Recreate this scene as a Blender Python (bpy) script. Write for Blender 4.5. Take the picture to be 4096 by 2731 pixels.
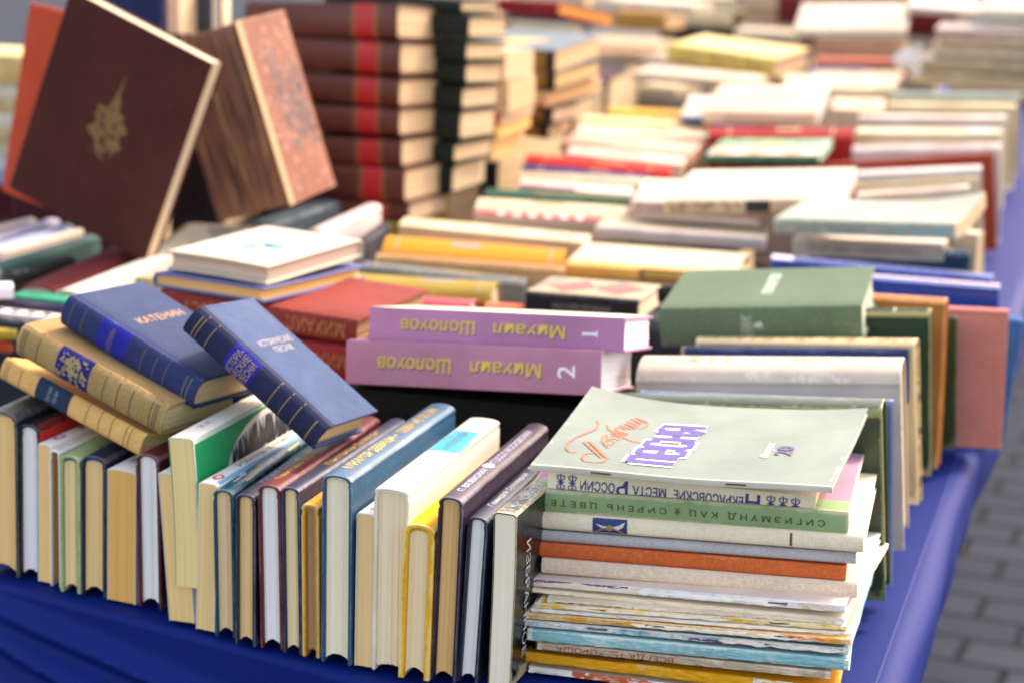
import bpy, bmesh, math, random
from mathutils import Matrix, Vector
R=math.radians
for o in list(bpy.data.objects): bpy.data.objects.remove(o)
SC=bpy.context.scene; COL=SC.collection
Z0=.74                                   # height of the table top
# ------------------------------------------------------------------ camera
CAM_H=.552; PITCH,YAW,ROLL=R(13.246),R(-17.692),R(1.752)
def camera():
    cd=bpy.data.cameras.new('camera'); co=bpy.data.objects.new('camera',cd); COL.objects.link(co)
    cp,sp,cy,sy=math.cos(PITCH),math.sin(PITCH),math.cos(YAW),math.sin(YAW)
    fwd=Vector((sy*cp,cy*cp,-sp)); right=Vector((cy,-sy,0)); up=right.cross(fwd)
    r=right*math.cos(ROLL)+up*math.sin(ROLL); u=up*math.cos(ROLL)-right*math.sin(ROLL)
    m=Matrix((r,u,-fwd)).transposed().to_4x4(); m.translation=Vector((0,0,CAM_H+Z0)); co.matrix_world=m
    cd.sensor_width=36; cd.lens=67.42; cd.clip_start=.05; cd.clip_end=400
    cd.dof.use_dof=True; cd.dof.focus_distance=1.27; cd.dof.aperture_fstop=5.8; cd.dof.aperture_blades=8
    SC.camera=co
camera()
# ------------------------------------------------------------------ light
SUN_EL,SUN_AZ=R(47),R(30)               # azimuth from +Y towards +X: behind the table and to its right
def light():
    w=bpy.data.worlds.new('World'); SC.world=w; w.use_nodes=True
    nt=w.node_tree; bg=nt.nodes['Background']
    sk=nt.nodes.new('ShaderNodeTexSky'); sk.sky_type='NISHITA'; sk.sun_disc=False
    sk.sun_elevation=SUN_EL; sk.sun_rotation=SUN_AZ; sk.air_density=1.0; sk.dust_density=2.5; sk.ozone_density=.7
    tm=nt.nodes.new('ShaderNodeMix'); tm.data_type='RGBA'; tm.blend_type='MULTIPLY'; tm.inputs[0].default_value=1; tm.inputs[7].default_value=(1.26,1.,.80,1)   # warm white balance of the photo
    nt.links.new(sk.outputs[0],tm.inputs[6]); nt.links.new(tm.outputs[2],bg.inputs[0]); bg.inputs[1].default_value=.15
    sd=bpy.data.lights.new('sun','SUN'); sd.energy=1.0; sd.angle=R(5); sd.color=(1,.95,.86)
    so=bpy.data.objects.new('sun',sd); COL.objects.link(so)
    d=Vector((math.sin(SUN_AZ)*math.cos(SUN_EL),math.cos(SUN_AZ)*math.cos(SUN_EL),math.sin(SUN_EL)))
    so.rotation_euler=d.to_track_quat('Z','Y').to_euler(); so.location=(2,3,5)
light()
VS=SC.view_settings; VS.view_transform='Standard'; VS.look='None'; VS.gamma=1; VS.use_curve_mapping=False; VS.exposure=1.95
SC.cycles.max_bounces=6; SC.cycles.diffuse_bounces=4; SC.cycles.use_denoising=True
# ------------------------------------------------------------------ materials
def lin(h):
    c=[int(h[i:i+2],16)/255 for i in (0,2,4)]
    return tuple(x/12.92 if x<=.04045 else ((x+.055)/1.055)**2.4 for x in c)
MC={}
class NT:
    def __init__(s,name):
        s.m=bpy.data.materials.new(name); s.m.use_nodes=True; s.t=s.m.node_tree; s.b=s.t.nodes['Principled BSDF']
    def n(s,k,**kw):
        x=s.t.nodes.new('ShaderNode'+k)
        for a,v in kw.items(): setattr(x,a,v)
        return x
    def l(s,a,b): s.t.links.new(a,b)
    def val(s,sock,v): sock.default_value=v
    def noise(s,vec,scale,detail=3,rough=.55,w=None):
        x=s.n('TexNoise',noise_dimensions='4D' if w else '3D'); x.inputs['Scale'].default_value=scale; x.inputs['Detail'].default_value=detail; x.inputs['Roughness'].default_value=rough
        s.l(vec,x.inputs['Vector'])
        if w: s.l(w,x.inputs['W'])
        return x.outputs['Fac']
    def map(s,v,a,b,c,d):
        x=s.n('MapRange'); s.l(v,x.inputs[0])
        for i,q in enumerate((a,b,c,d)): x.inputs[i+1].default_value=q
        return x.outputs[0]
    def mix(s,f,a,b,bt='MIX'):
        x=s.n('Mix',data_type='RGBA',blend_type=bt)
        for sock,v in ((x.inputs[0],f),(x.inputs[6],a),(x.inputs[7],b)):
            if hasattr(v,'links') or hasattr(v,'is_linked'): s.l(v,sock)
            elif isinstance(v,tuple): sock.default_value=(*v[:3],1)
            else: sock.default_value=v
        return x.outputs[2]
    def math(s,op,a,b=None):
        x=s.n('Math',operation=op)
        for i,v in enumerate((a,b)):
            if v is None: continue
            if isinstance(v,(int,float)): x.inputs[i].default_value=v
            else: s.l(v,x.inputs[i])
        return x.outputs[0]
def scaled(N,vec,sc):
    x=N.n('Mapping'); x.inputs['Scale'].default_value=sc; N.l(vec,x.inputs['Vector']); return x.outputs[0]
def cover_mat(h,kind='cloth',wear=.5,wh=None):
    k=('c',h,kind,wear,wh)
    if k in MC: return MC[k]
    N=NT('cover_'+kind); c=lin(h)
    tc=N.n('TexCoord').outputs['Object']; oi=N.n('ObjectInfo').outputs['Random']
    w=N.math('MULTIPLY',oi,37.)
    n1=N.noise(tc,14,4,.6,w); n2=N.noise(tc,70,3,.6,w)
    lo=tuple(x*.80 for x in c); hi=tuple(min(1,x*1.16+.004) for x in c)
    col=N.mix(N.map(n1,.3,.7,0,1),lo,hi)
    col=N.mix(N.map(n2,.35,.75,0,.35),col,tuple(min(1,x*1.1+.01) for x in c))
    if kind in('cloth','canvas'):
        wa=N.noise(scaled(N,tc,(900,900,260)),1,1,.5); wb=N.noise(scaled(N,tc,(260,900,900)),1,1,.5)
        wv=N.math('MULTIPLY',wa,wb); amt=.42 if kind=='canvas' else .3
        col=N.mix(N.map(wv,.12,.42,0,amt),col,tuple(min(1,x*1.7+.03) for x in c))
        bump=wv; bs,bd=.35,.0006
    elif kind=='leather':
        vo=N.n('TexVoronoi',feature='DISTANCE_TO_EDGE'); vo.inputs['Scale'].default_value=420; N.l(tc,vo.inputs['Vector'])
        bump=N.math('ADD',vo.outputs[0],N.noise(tc,160,3)); bs,bd=.4,.0006
    else:
        bump=N.noise(tc,55,4,.6,w); bs,bd=.12,.001
    # rubbed edges
    at=N.n('Attribute',attribute_name='wear').outputs['Fac']
    nw=N.noise(tc,180,4,.7,w); nv=N.noise(tc,26,3,.6,w)
    th=N.math('ADD',N.math('MULTIPLY',nw,.6),N.math('MULTIPLY',nv,.7))
    f=N.map(N.math('SUBTRACT',N.math('MULTIPLY',at,wear),th),-.32,-.12,0,1)
    wl=lin(wh) if wh else tuple(min(.85,x*1.5+.10) for x in c)
    col=N.mix(N.math('MULTIPLY',f,.85),col,wl)
    # small stains
    st=N.map(N.noise(tc,9,5,.7,w),.62,.75,0,.22); col=N.mix(st,col,tuple(x*.6 for x in c))
    N.l(col,N.b.inputs['Base Color'])
    rg={'cloth':.78,'canvas':.9,'leather':.4,'paper':.55,'gloss':.24}[kind]
    N.l(N.map(n2,.3,.7,rg-.08,min(1,rg+.1)),N.b.inputs['Roughness'])
    N.b.inputs['Specular IOR Level'].default_value={'leather':.5,'gloss':.5}.get(kind,.2)
    bp=N.n('Bump'); bp.inputs['Strength'].default_value=bs; bp.inputs['Distance'].default_value=bd
    N.l(bump,bp.inputs['Height']); N.l(bp.outputs[0],N.b.inputs['Normal'])
    MC[k]=N.m; return N.m
def page_mat(h):
    k=('p',h)
    if k in MC: return MC[k]
    N=NT('page_edges'); c=lin(h)
    uv=N.n('UVMap',uv_map='UVMap').outputs[0]; oi=N.n('ObjectInfo').outputs['Random']; w=N.math('MULTIPLY',oi,31.)
    tc=N.n('TexCoord').outputs['Object']
    old=h=='a87a60'; a=N.noise(scaled(N,uv,(7,1500 if not old else 420,1)),1,4,.75,w); b=N.noise(scaled(N,uv,((3,330,1) if not old else (14,110,1))),1,3,.6,w); bl=N.noise(tc,22,4,.6,w)
    f=N.math('ADD',N.math('MULTIPLY',a,.55),N.math('MULTIPLY',b,.55))
    col=N.mix(N.map(f,.38,.72,0,1),tuple(x*y for x,y in zip(c,(.86,.80,.72) if not old else (.40,.27,.22))),tuple(min(.92,x*1.08) for x in c))
    col=N.mix(N.map(bl,.5,.75,0,.25),col,tuple(x*y for x,y in zip(c,(.9,.83,.72))))
    N.l(col,N.b.inputs['Base Color']); N.b.inputs['Roughness'].default_value=.9; N.b.inputs['Specular IOR Level'].default_value=.2
    bp=N.n('Bump'); bp.inputs['Strength'].default_value=.5; bp.inputs['Distance'].default_value=.0006
    N.l(f,bp.inputs['Height']); N.l(bp.outputs[0],N.b.inputs['Normal'])
    MC[k]=N.m; return N.m
def ink_mat(h,rough=.6,metal=0):
    k=('i',h,rough,metal)
    if k in MC: return MC[k]
    N=NT('ink'); c=lin(h); tc=N.n('TexCoord').outputs['Object']
    n=N.noise(tc,300,3,.7)
    N.l(N.mix(N.map(n,.35,.75,0,.5),c,tuple(min(1,x*.72+.03) for x in c)),N.b.inputs['Base Color'])
    N.b.inputs['Roughness'].default_value=rough; N.b.inputs['Metallic'].default_value=metal
    MC[k]=N.m; return N.m
# ------------------------------------------------------------------ mesh collecting
class MB:
    def __init__(s): s.v=[];s.f=[];s.m=[];s.w=[];s.uv=[];s.mats=[]
    def mat(s,m):
        if m not in s.mats: s.mats.append(m)
        return s.mats.index(m)
    def vert(s,p,wear=0.,uv=(0,0)): s.v.append(tuple(p)); s.w.append(wear); s.uv.append(uv); return len(s.v)-1
    def face(s,idx,mi=0): s.f.append(tuple(idx)); s.m.append(mi)
    def build(s,name,parent=None,xf=None,smooth=35,bevel=0,fix=True):
        me=bpy.data.meshes.new(name); vs=[xf(p) for p in s.v] if xf else s.v
        me.from_pydata(vs,[],s.f)
        for m in s.mats: me.materials.append(m)
        me.polygons.foreach_set('material_index',s.m)
        a=me.attributes.new('wear','FLOAT','POINT'); a.data.foreach_set('value',s.w)
        ul=me.uv_layers.new(name='UVMap')
        for lp in me.loops: ul.data[lp.index].uv=s.uv[lp.vertex_index]
        if fix:
            bm=bmesh.new(); bm.from_mesh(me); bmesh.ops.recalc_face_normals(bm,faces=bm.faces); bm.to_mesh(me); bm.free()
        if smooth:
            me.polygons.foreach_set('use_smooth',[True]*len(me.polygons)); me.set_sharp_from_angle(angle=R(smooth))
        o=bpy.data.objects.new(name,me); COL.objects.link(o)
        if parent: o.parent=parent
        if bevel:
            b=o.modifiers.new('edge','BEVEL'); b.width=bevel; b.segments=2; b.limit_method='ANGLE'; b.angle_limit=R(50)
        return o
TXT={}
def glyphs(body,shear=0.,bold=0.):
    k=(body,shear,bold)
    if k in TXT: return TXT[k]
    cu=bpy.data.curves.new('lettering','FONT'); cu.body=body; cu.shear=shear; cu.offset=bold; cu.resolution_u=3
    ob=bpy.data.objects.new('lettering',cu); COL.objects.link(ob)
    dg=bpy.context.evaluated_depsgraph_get(); dg.update(); ev=ob.evaluated_get(dg); me=ev.to_mesh()
    vs=[(v.co.x,v.co.y) for v in me.vertices]; fs=[tuple(p.vertices) for p in me.polygons]; ev.to_mesh_clear()
    bpy.data.objects.remove(ob); bpy.data.curves.remove(cu)
    xs=[v[0] for v in vs] or [0,1]; ys=[v[1] for v in vs] or [0,1]
    x0,x1,y0,y1=min(xs),max(xs),min(ys),max(ys)
    vs=[((x-(x0+x1)/2)/max(1e-6,x1-x0),(y-(y0+y1)/2)/max(1e-6,y1-y0)) for x,y in vs]
    TXT[k]=(vs,fs,(x1-x0)/max(1e-6,y1-y0)); return TXT[k]
AX={'F':(1,1),'B':(1,-1),'U':(2,-1),'D':(2,1),'L':(0,1),'R':(0,-1)}
NRM={'F':(0,-1,0),'B':(0,1,0),'U':(0,0,1),'D':(0,0,-1),'L':(-1,0,0),'R':(1,0,0)}
DIR={'u':(1,0,0),'v':(0,1,0),'w':(0,0,1)}
def vdir(s): return Vector(DIR[s[1]])*(1 if s[0]=='+' else -1)
def rotm(e):
    return Matrix.Rotation(R(e[0]),3,'Z')@Matrix.Rotation(R(e[1]),3,'X')@Matrix.Rotation(R(e[2]),3,'Y')
def tag(o,label,cat,group=None,kind=None):
    o['label']=label; o['category']=cat
    if group: o['group']=group
    if kind: o['kind']=kind
def clampf(x,a=0.,b=1.): return max(a,min(b,x))
def warmer(x):
    c=[int(x[i:i+2],16) for i in (0,2,4)]
    if min(c)<150: return x
    return '%02x%02x%02x'%(int(c[0]*.865),int(c[1]*.835),int(c[2]*.775))     # old paper is cream, not white
class Book:
    """one book in the box frame u (right), v (away), w (up); canonical x = along spine, y = from spine to fore-edge, z = thickness"""
    def __init__(s,key,kind,cover,page,label,mat='cloth',spine=None,wrap=0,b=None,bands=(),art=(),text=(),warp=(),wear=.55,wh=None,
                 name=None,cat=None,group=None,t=None,band=None,staples=(),torn=0,tornc='efe3d2',concave=None,jagged=None,bev=.0007,curl=0,back=None,sq=.003,head=None,pz=0):
        if key[0] in 'mrgvhnqwkj': cover,page=warmer(cover),warmer(page)
        p,e,d,o=POSE[key]; s.d=d; s.key=key; rnd=random.Random(key); s.rnd=rnd
        s.sp=o[0]; s.ti='uvw'.index(o[1]); s.si,s.sg=AX[o[0]]; s.li=({0,1,2}-{s.ti,s.si}).pop()
        L,W,T=d[s.li],d[s.si],d[s.ti]; s.L,s.W,s.T=L,W,T
        hard=kind=='h'; s.warp=list(warp)
        if not s.warp and hard: s.warp=[('bow',rnd.uniform(-.0006,.0006))]
        if b is None: b=min(.006,T*.22) if hard else min(.0016,T*.25)
        s.b=b; s.pw=2. if hard else 3.5
        if t is None: t=min(.0024,T*.16) if hard else min(.0005,T*.12)
        root=bpy.data.objects.new(name or {'h':'hardback_book','p':'paperback_book','b':'song_booklet'}[kind],None); COL.objects.link(root)
        root.empty_display_size=.02
        Rm=rotm(e); c=Vector((d[0]/2,d[1]/2,0)); M=Rm.to_4x4(); M.translation=Vector(p)+Rm@c+Vector((0,0,Z0)); root.matrix_world=M; s.root=root; s.c=c
        tag(root,label,cat or ('booklet' if kind=='b' else 'book'),group)
        cm=cover_mat(cover,mat,wear,wh); sm=cover_mat(spine,mat,wear,wh) if spine else cm; bm_=cover_mat(back,mat,wear,wh) if back else cm
        # ---- cover: U-shaped section extruded along the spine
        mb=MB(); ci=mb.mat(cm); si=mb.mat(sm); bi=mb.mat(bm_)
        sec=[]   # (outer y,z, inner y,z, tag)
        nw=8 if s.warp else 3; jy=b+.006 if hard else b
        ys=[W-(W-jy)*i/nw for i in range(nw+1)]
        if wrap: ys=sorted(set(ys+[jy+wrap]),reverse=True)
        ye=W
        def yin(y): return y
        for y in ys: sec.append((y,0.,y,t,'b'))
        if hard and T>.008: sec+= [(b+.0035,.0009,b+.0035,t+.0006,'j')]
        na=10
        for i in range(na+1):
            q=i/na; th=(q-.5)*2
            yo=b*(1-(max(0,1-abs(th)**s.pw))**(1/s.pw)); ti=t if not hard else max(.0008,t*.5)
            sec.append((yo,T*q,yo+ti+(.0006 if 0<i<na else .001),t+(T-2*t)*q,'s'))
        if hard and T>.008: sec+=[(b+.0035,T-.0009,b+.0035,T-t-.0006,'j')]
        for y in reversed(ys): sec.append((y,T,y,T-t,'t'))
        xs={0.,.004,L-.004,L}
        for bnd in bands: xs|={clampf(bnd[0])*L,clampf(bnd[1])*L}
        if s.warp: xs|={L*i/10 for i in range(11)}
        if kind=='b': xs|={L*i/70 for i in range(71)}
        xs=sorted(xs); xs=[x for i,x in enumerate(xs) if i==0 or x-xs[i-1]>1e-5]
        if xs[-1]<L-1e-6: xs[-1]=L
        jag=(lambda:rnd.uniform(-.0006,.0006)) if (kind=='b' and jagged is None) else (lambda:0.)
        G=[]
        for x in xs:
            row=[]
            for (yo,zo,yi,zi,tg) in sec:
                wv=1. if x<.0035 or x>L-.0035 else 0.
                if x<.0005 or x>L-.0005: wv=1.
                if tg=='s': wv=max(wv,.35 if hard else .55); wv=max(wv,.8) if (zo<T*.12 or zo>T*.88) else wv
                if tg in 'bt' and yo>W-.001: wv=1.
                cx=-curl*0 if not curl else 0
                row.append((mb.vert((x+(jag() if wv==1 else 0),yo+(jag() if tg=='s' else 0),zo),wv),mb.vert((x,yi,zi),.2)))
            G.append(row)
        nsec=len(sec)
        for i in range(len(xs)-1):
            xm=(xs[i]+xs[i+1])/2/L
            for j in range(nsec-1):
                tg=sec[j][4] if sec[j][4]!='s' else sec[j+1][4] if sec[j+1][4]=='j' else 's'
                onsp= sec[j][4]=='s' and sec[j+1][4]=='s'
                mi=bi if (sec[j][4]=='b' and sec[j+1][4]=='b') else ci
                if onsp or sec[j][4]=='j' or sec[j+1][4]=='j': mi=si
                if wrap and max(sec[j][0],sec[j+1][0])<=jy+wrap+1e-6: mi=si
                if onsp:
                    for bnd in bands:
                        if bnd[0]<=xm<=bnd[1]: mi=mb.mat(cover_mat(bnd[2],bnd[3] if len(bnd)>3 else mat,wear,wh) )
                mb.face((G[i][j][0],G[i][j+1][0],G[i+1][j+1][0],G[i+1][j][0]),mi)
                mb.face((G[i][j][1],G[i+1][j][1],G[i+1][j+1][1],G[i][j+1][1]),ci)
            for j in (0,nsec-1):
                mb.face((G[i][j][0],G[i+1][j][0],G[i+1][j][1],G[i][j][1]),ci)
        for i in (0,len(xs)-1):
            for j in range(nsec-1):
                mb.face((G[i][j][0],G[i][j][1],G[i][j+1][1],G[i][j+1][0]),si if sec[j][4]=='s' else ci)
        s.cover=mb.build('cover',root,lambda q:s.out(s.box(q)),40,bev if hard else 0)
        # ---- pages
        pm=page_mat(page); pb=MB(); pb.mat(pm)
        xi=sq if hard else (.0004 if kind=='p' else .0012)
        yi=sq if hard else (.0004 if kind=='p' else .0015)
        cc=(min(.006,b*1.0) if hard else 0) if concave is None else concave
        ns=max(6,min(26,int(T/.0012))); ny=6 if not s.warp else 8; rows=[]
        nx=1 if not s.warp else 8
        off=[rnd.uniform(-.0006,.0004) for _ in range(ns+1)]; off2=[rnd.uniform(-.0005,.0004) for _ in range(ns+1)]
        amp=1. if kind!='p' else .35
        ends=[]
        for k in range(ns+1):
            q=k/ns; th=(q-.5)*2; z=t+.0002+(T-2*t-.0004)*q
            yl=b*(1-(max(0,1-abs(th*.96)**s.pw))**(1/s.pw))+ (max(.0008,t*.5)+.001 if hard else t+.0004)
            yr=W-yi-cc*(1-th*th)
            row=[]
            for a in range(nx+1):
                x=xi+(L-2*xi)*a/nx+ (off[k]*amp if a in(0,nx) else 0)
                row.append([ (x,yl+(yr-yl)*y/ny+(off2[k]*.6*amp if y==ny else 0),z) for y in range(ny+1)])
            rows.append(row)
        idx={}
        def V(k,a,y,which):
            key_=(k,a,y,which)
            if key_ not in idx:
                P=rows[k][a][y]; uvx={'e':P[1],'f':P[0],'t':P[0]}[which]
                idx[key_]=pb.vert(P,0,(uvx,P[2]+s.rnd.random()*0))
            return idx[key_]
        for k in range(ns):
            for y in range(ny):
                pb.face((V(k,0,y,'e'),V(k,0,y+1,'e'),V(k+1,0,y+1,'e'),V(k+1,0,y,'e')))
                pb.face((V(k,nx,y,'e'),V(k+1,nx,y,'e'),V(k+1,nx,y+1,'e'),V(k,nx,y+1,'e')))
            for a in range(nx):
                pb.face((V(k,a,ny,'f'),V(k,a+1,ny,'f'),V(k+1,a+1,ny,'f'),V(k+1,a,ny,'f')))
                pb.face((V(k,a,0,'f'),V(k+1,a,0,'f'),V(k+1,a+1,0,'f'),V(k,a+1,0,'f')))
        for a in range(nx):
            for y in range(ny):
                for k in (0,ns):
                    pb.face((V(k,a,y,'t'),V(k,a,y+1,'t'),V(k,a+1,y+1,'t'),V(k,a+1,y,'t')))
        s.pages=pb.build('pages',root,lambda q:s.out(s.box(q)),30,0)
        if head and hard: s.headband(head,t)
        if key[0] in 'mr' and key not in ('r01','r02','r10','r11','r04') and not art and not text and s.sp=='U':     # stamped rules and a label panel on plain spines
            lum=sum(lin(cover)); dk=lum>.9; pc=rnd.choice(['8a7a5c','6a5c50','9a6a44','5c6670','a08c5c']) if dk else rnd.choice(['a08a4c','b8a878','8a8070'])
            a0=rnd.uniform(.06,.16); art=[('U','rect',(a0,a0+.012,.12,.88),pc),('U','rect',(1-a0-.012,1-a0,.12,.88),pc)]
            c0=rnd.uniform(.35,.6); art+=[('U','rect',(c0,c0+rnd.uniform(.14,.26),.38,.62),pc)]
        # ---- printed art and lettering belong to the cover: child parts of the cover only where they stand alone
        am=MB()
        for a in art: s.add_art(am,a)
        for tx in text: s.add_text(am,tx)
        if am.v:
            o2=am.build('printing',s.cover,s.out,0,0,False)
        for st in staples: s.staple(st)
        if torn: s.torn(torn,tornc)
    def box(s,q):
        v=[0,0,0]; x,y,z=q
        v[s.li]=x; v[s.ti]=z; v[s.si]=y if s.sg>0 else s.d[s.si]-y
        return v
    def out(s,v):
        v=list(v); 
        for w in s.warp:
            a=[v[i]/s.d[i] for i in range(3)]
            la,wa=a[s.li],a[s.si] if s.sg>0 else 1-a[s.si]
            if w[0]=='bow': v[s.ti]+=w[1]*4*la*(1-la)*wa
            elif w[0]=='fan': v[s.ti]+=w[1]*wa*wa*(1 if len(w)<3 else (la if w[2]=='r' else 1-la))
            elif w[0]=='sad': v[s.ti]+=w[1]*wa*wa*(2*la-1)**2
            elif w[0]=='cor': v[s.ti]+=w[1]*max(0,(la if w[2]=='r' else 1-la)*2-1)**2*max(0,wa*1.6-.6)
            elif w[0]=='lean': v[s.ti]+=w[1]*wa
            elif w[0]=='wav': v[s.ti]+=w[1]*math.sin(la*w[2]+wa*3+w[3])
            elif w[0]=='skew': v[s.li]+=w[1]*wa
        return (v[0]-s.c.x,v[1]-s.c.y,v[2])
    def surf(s,face,P,lift):
        """put a point of the box onto face, following the round of the spine"""
        i,sg=AX[face]; P=list(P)
        dep=0.
        if face==s.sp:
            q=clampf(P[s.ti]/s.T); th=(q-.5)*2; dep=s.b*(1-(max(0,1-abs(th)**s.pw))**(1/s.pw))
        if face=='U' or face=='B' or face=='R': P[i]=s.d[i]-dep+lift
        else: P[i]=dep-lift
        return P
    def add_text(s,mb,tx):
        face,along,body,ctr,h,w,col=tx[:7]; opt=tx[7] if len(tx)>7 else {}
        vs,fs,ar=glyphs(body,opt.get('shear',0),opt.get('bold',0)); mi=mb.mat(ink_mat(col,opt.get('rough',.55),opt.get('metal',0)))
        al=vdir(along); up=Vector(NRM[face]).cross(al); w=w or h*ar
        C=[ctr[i]*s.d[i] for i in range(3)]; base=len(mb.v); lift=opt.get('lift',.00035)
        for x,y in vs:
            P=[C[i]+al[i]*x*w+up[i]*y*h for i in range(3)]; mb.vert(s.surf(face,P,lift))
        for f in fs: mb.face([base+i for i in f],mi)
    def add_art(s,mb,a):
        face,kind,data,col=a[:4]; lift=a[4] if len(a)>4 else .0002
        mi=mb.mat(ink_mat(col)) if not isinstance(col,tuple) else mb.mat(cover_mat(*col))
        i,_=AX[face]; A,B=[k for k in range(3) if k!=i]
        def put(p,q):
            P=[0,0,0]; P[A]=p*s.d[A]; P[B]=q*s.d[B]; return mb.vert(s.surf(face,P,lift))
        if kind=='rect':
            a0,a1,b0,b1=data; n=8
            g=[[put(a0+(a1-a0)*x/n,b0+(b1-b0)*y/n) for y in range(n+1)] for x in range(n+1)]
            for x in range(n):
                for y in range(n): mb.face((g[x][y],g[x+1][y],g[x+1][y+1],g[x][y+1]),mi)
        elif kind=='oval':
            cx,cy,rx,ry=data; c=put(cx,cy); r=[put(cx+rx*math.cos(t*math.pi/12),cy+ry*math.sin(t*math.pi/12)) for t in range(24)]
            for k in range(24): mb.face((c,r[k],r[(k+1)%24]),mi)
        elif kind=='poly':
            mb.face([put(*p) for p in data],mi)
        elif kind=='line':       # ribbon: list of points, width in metres
            pts,wd=data; pr=[]
            P=[Vector((p[0]*s.d[A],p[1]*s.d[B])) for p in pts]
            for k,p in enumerate(P):
                t=(P[min(k+1,len(P)-1)]-P[max(k-1,0)]); t=t.normalized() if t.length else Vector((1,0)); nn=Vector((-t.y,t.x))*wd/2*(1 if len(pts[k])<3 else pts[k][2])
                pr.append((put((p.x+nn.x)/s.d[A],(p.y+nn.y)/s.d[B]),put((p.x-nn.x)/s.d[A],(p.y-nn.y)/s.d[B])))
            for k in range(len(pr)-1): mb.face((pr[k][0],pr[k+1][0],pr[k+1][1],pr[k][1]),mi)
        elif kind=='specks':
            a0,a1,b0,b1,n,sz=data; rr=random.Random(n)
            for _ in range(n):
                x=rr.uniform(a0,a1); y=rr.uniform(b0,b1); pts=[]
                z=sz*rr.uniform(.4,1.2); t0=rr.random()*6
                for k in range(5): pts.append(put(clampf(x+z*rr.uniform(.5,1)*math.cos(t0+k*1.257)/s.d[A],min(a0,a1),max(a0,a1)),clampf(y+z*rr.uniform(.5,1)*math.sin(t0+k*1.257)/s.d[B],min(b0,b1),max(b0,b1))))
                mb.face(pts,mi)
    def headband(s,col,t):
        for end in (0,1):
            mb=MB(); mb.mat(ink_mat(col,.8)); n=8; x=.0024 if end==0 else s.L-.0024; ring=[]
            for k in range(n+1):
                q=k/n; th=(q-.5)*2*.9; yl=s.b*(1-(max(0,1-abs(th)**s.pw))**(1/s.pw))+max(.0008,t*.5)+.0016
                z=t+.0006+(s.T-2*t-.0012)*q
                ring.append([mb.vert((x+.0011*math.cos(a*math.pi/3),yl+.0012*math.sin(a*math.pi/3),z)) for a in range(6)])
            for k in range(n):
                for a in range(6): mb.face((ring[k][a],ring[k][(a+1)%6],ring[k+1][(a+1)%6],ring[k+1][a]))
            for rg in (ring[0],ring[-1]): mb.face(rg)
            mb.build('headband',s.root,lambda q:s.out(s.box(q)),50)
    def staple(s,x):
        mb=MB(); mb.mat(ink_mat('8a7f70',.35,.8)); z=s.T*.55; h=.00055
        x0=x*s.L; x1=x0+.0135
        pts=[(x0,.0012),(x0,-.0003),(x1,-.0003),(x1,.0012)]
        for k in range(3):
            (xa,ya),(xb,yb)=pts[k],pts[k+1]; vs=[]
            dx=(xb-xa); dy=yb-ya; l=math.hypot(dx,dy); nx,ny=-dy/l*h,dx/l*h
            for (xx,yy) in ((xa,ya),(xb,yb)):
                for sx in (-1,1):
                    for zz in (-h,h): vs.append(mb.vert((xx+nx*sx,yy+ny*sx,z+zz)))
            for f in ((0,1,3,2),(4,6,7,5),(0,4,5,1),(2,3,7,6),(0,2,6,4),(1,5,7,3)): mb.face([vs[i] for i in f])
        mb.build('staple',s.root,lambda q:s.out(s.box(q)),0)
    def torn(s,n,col):
        """scraps of torn paper along the spine fold"""
        rr=random.Random(s.key+'t')
        for i in range(n):
            mb=MB(); mb.mat(cover_mat(col if isinstance(col,str) else col[i%len(col)],'paper',.5,'e8dcc8')); x0=rr.uniform(.02,.8)*s.L; ln=rr.uniform(.025,.08)
            if x0+ln>s.L: ln=s.L-x0
            m=14; top=[];bot=[]
            for k in range(m+1):
                x=x0+ln*k/m; e=min(1,6*min(k,m-k)/m)
                zt=s.T*(.55+(.30+.10*math.sin(k*.9+i*2)+rr.uniform(-.05,.05))*e); zb=s.T*(.5-(.12+.22*math.sin(k*.45+i)**2+rr.uniform(-.06,.08))*e)
                yo=-.0004-rr.uniform(0,.0004)*e
                top.append((mb.vert((x,yo+.0012,zt),1),mb.vert((x,yo,(zt+zb)/2),.6))); bot.append(mb.vert((x,yo-.0006*rr.random(),zb),1))
            for k in range(m):
                mb.face((top[k][0],top[k+1][0],top[k+1][1],top[k][1])); mb.face((top[k][1],top[k+1][1],bot[k+1],bot[k]))
            o=mb.build('torn_paper',s.root,lambda q:s.out(s.box(q)),0,0,False)
            so=o.modifiers.new('paper','SOLIDIFY'); so.thickness=.0002
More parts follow.
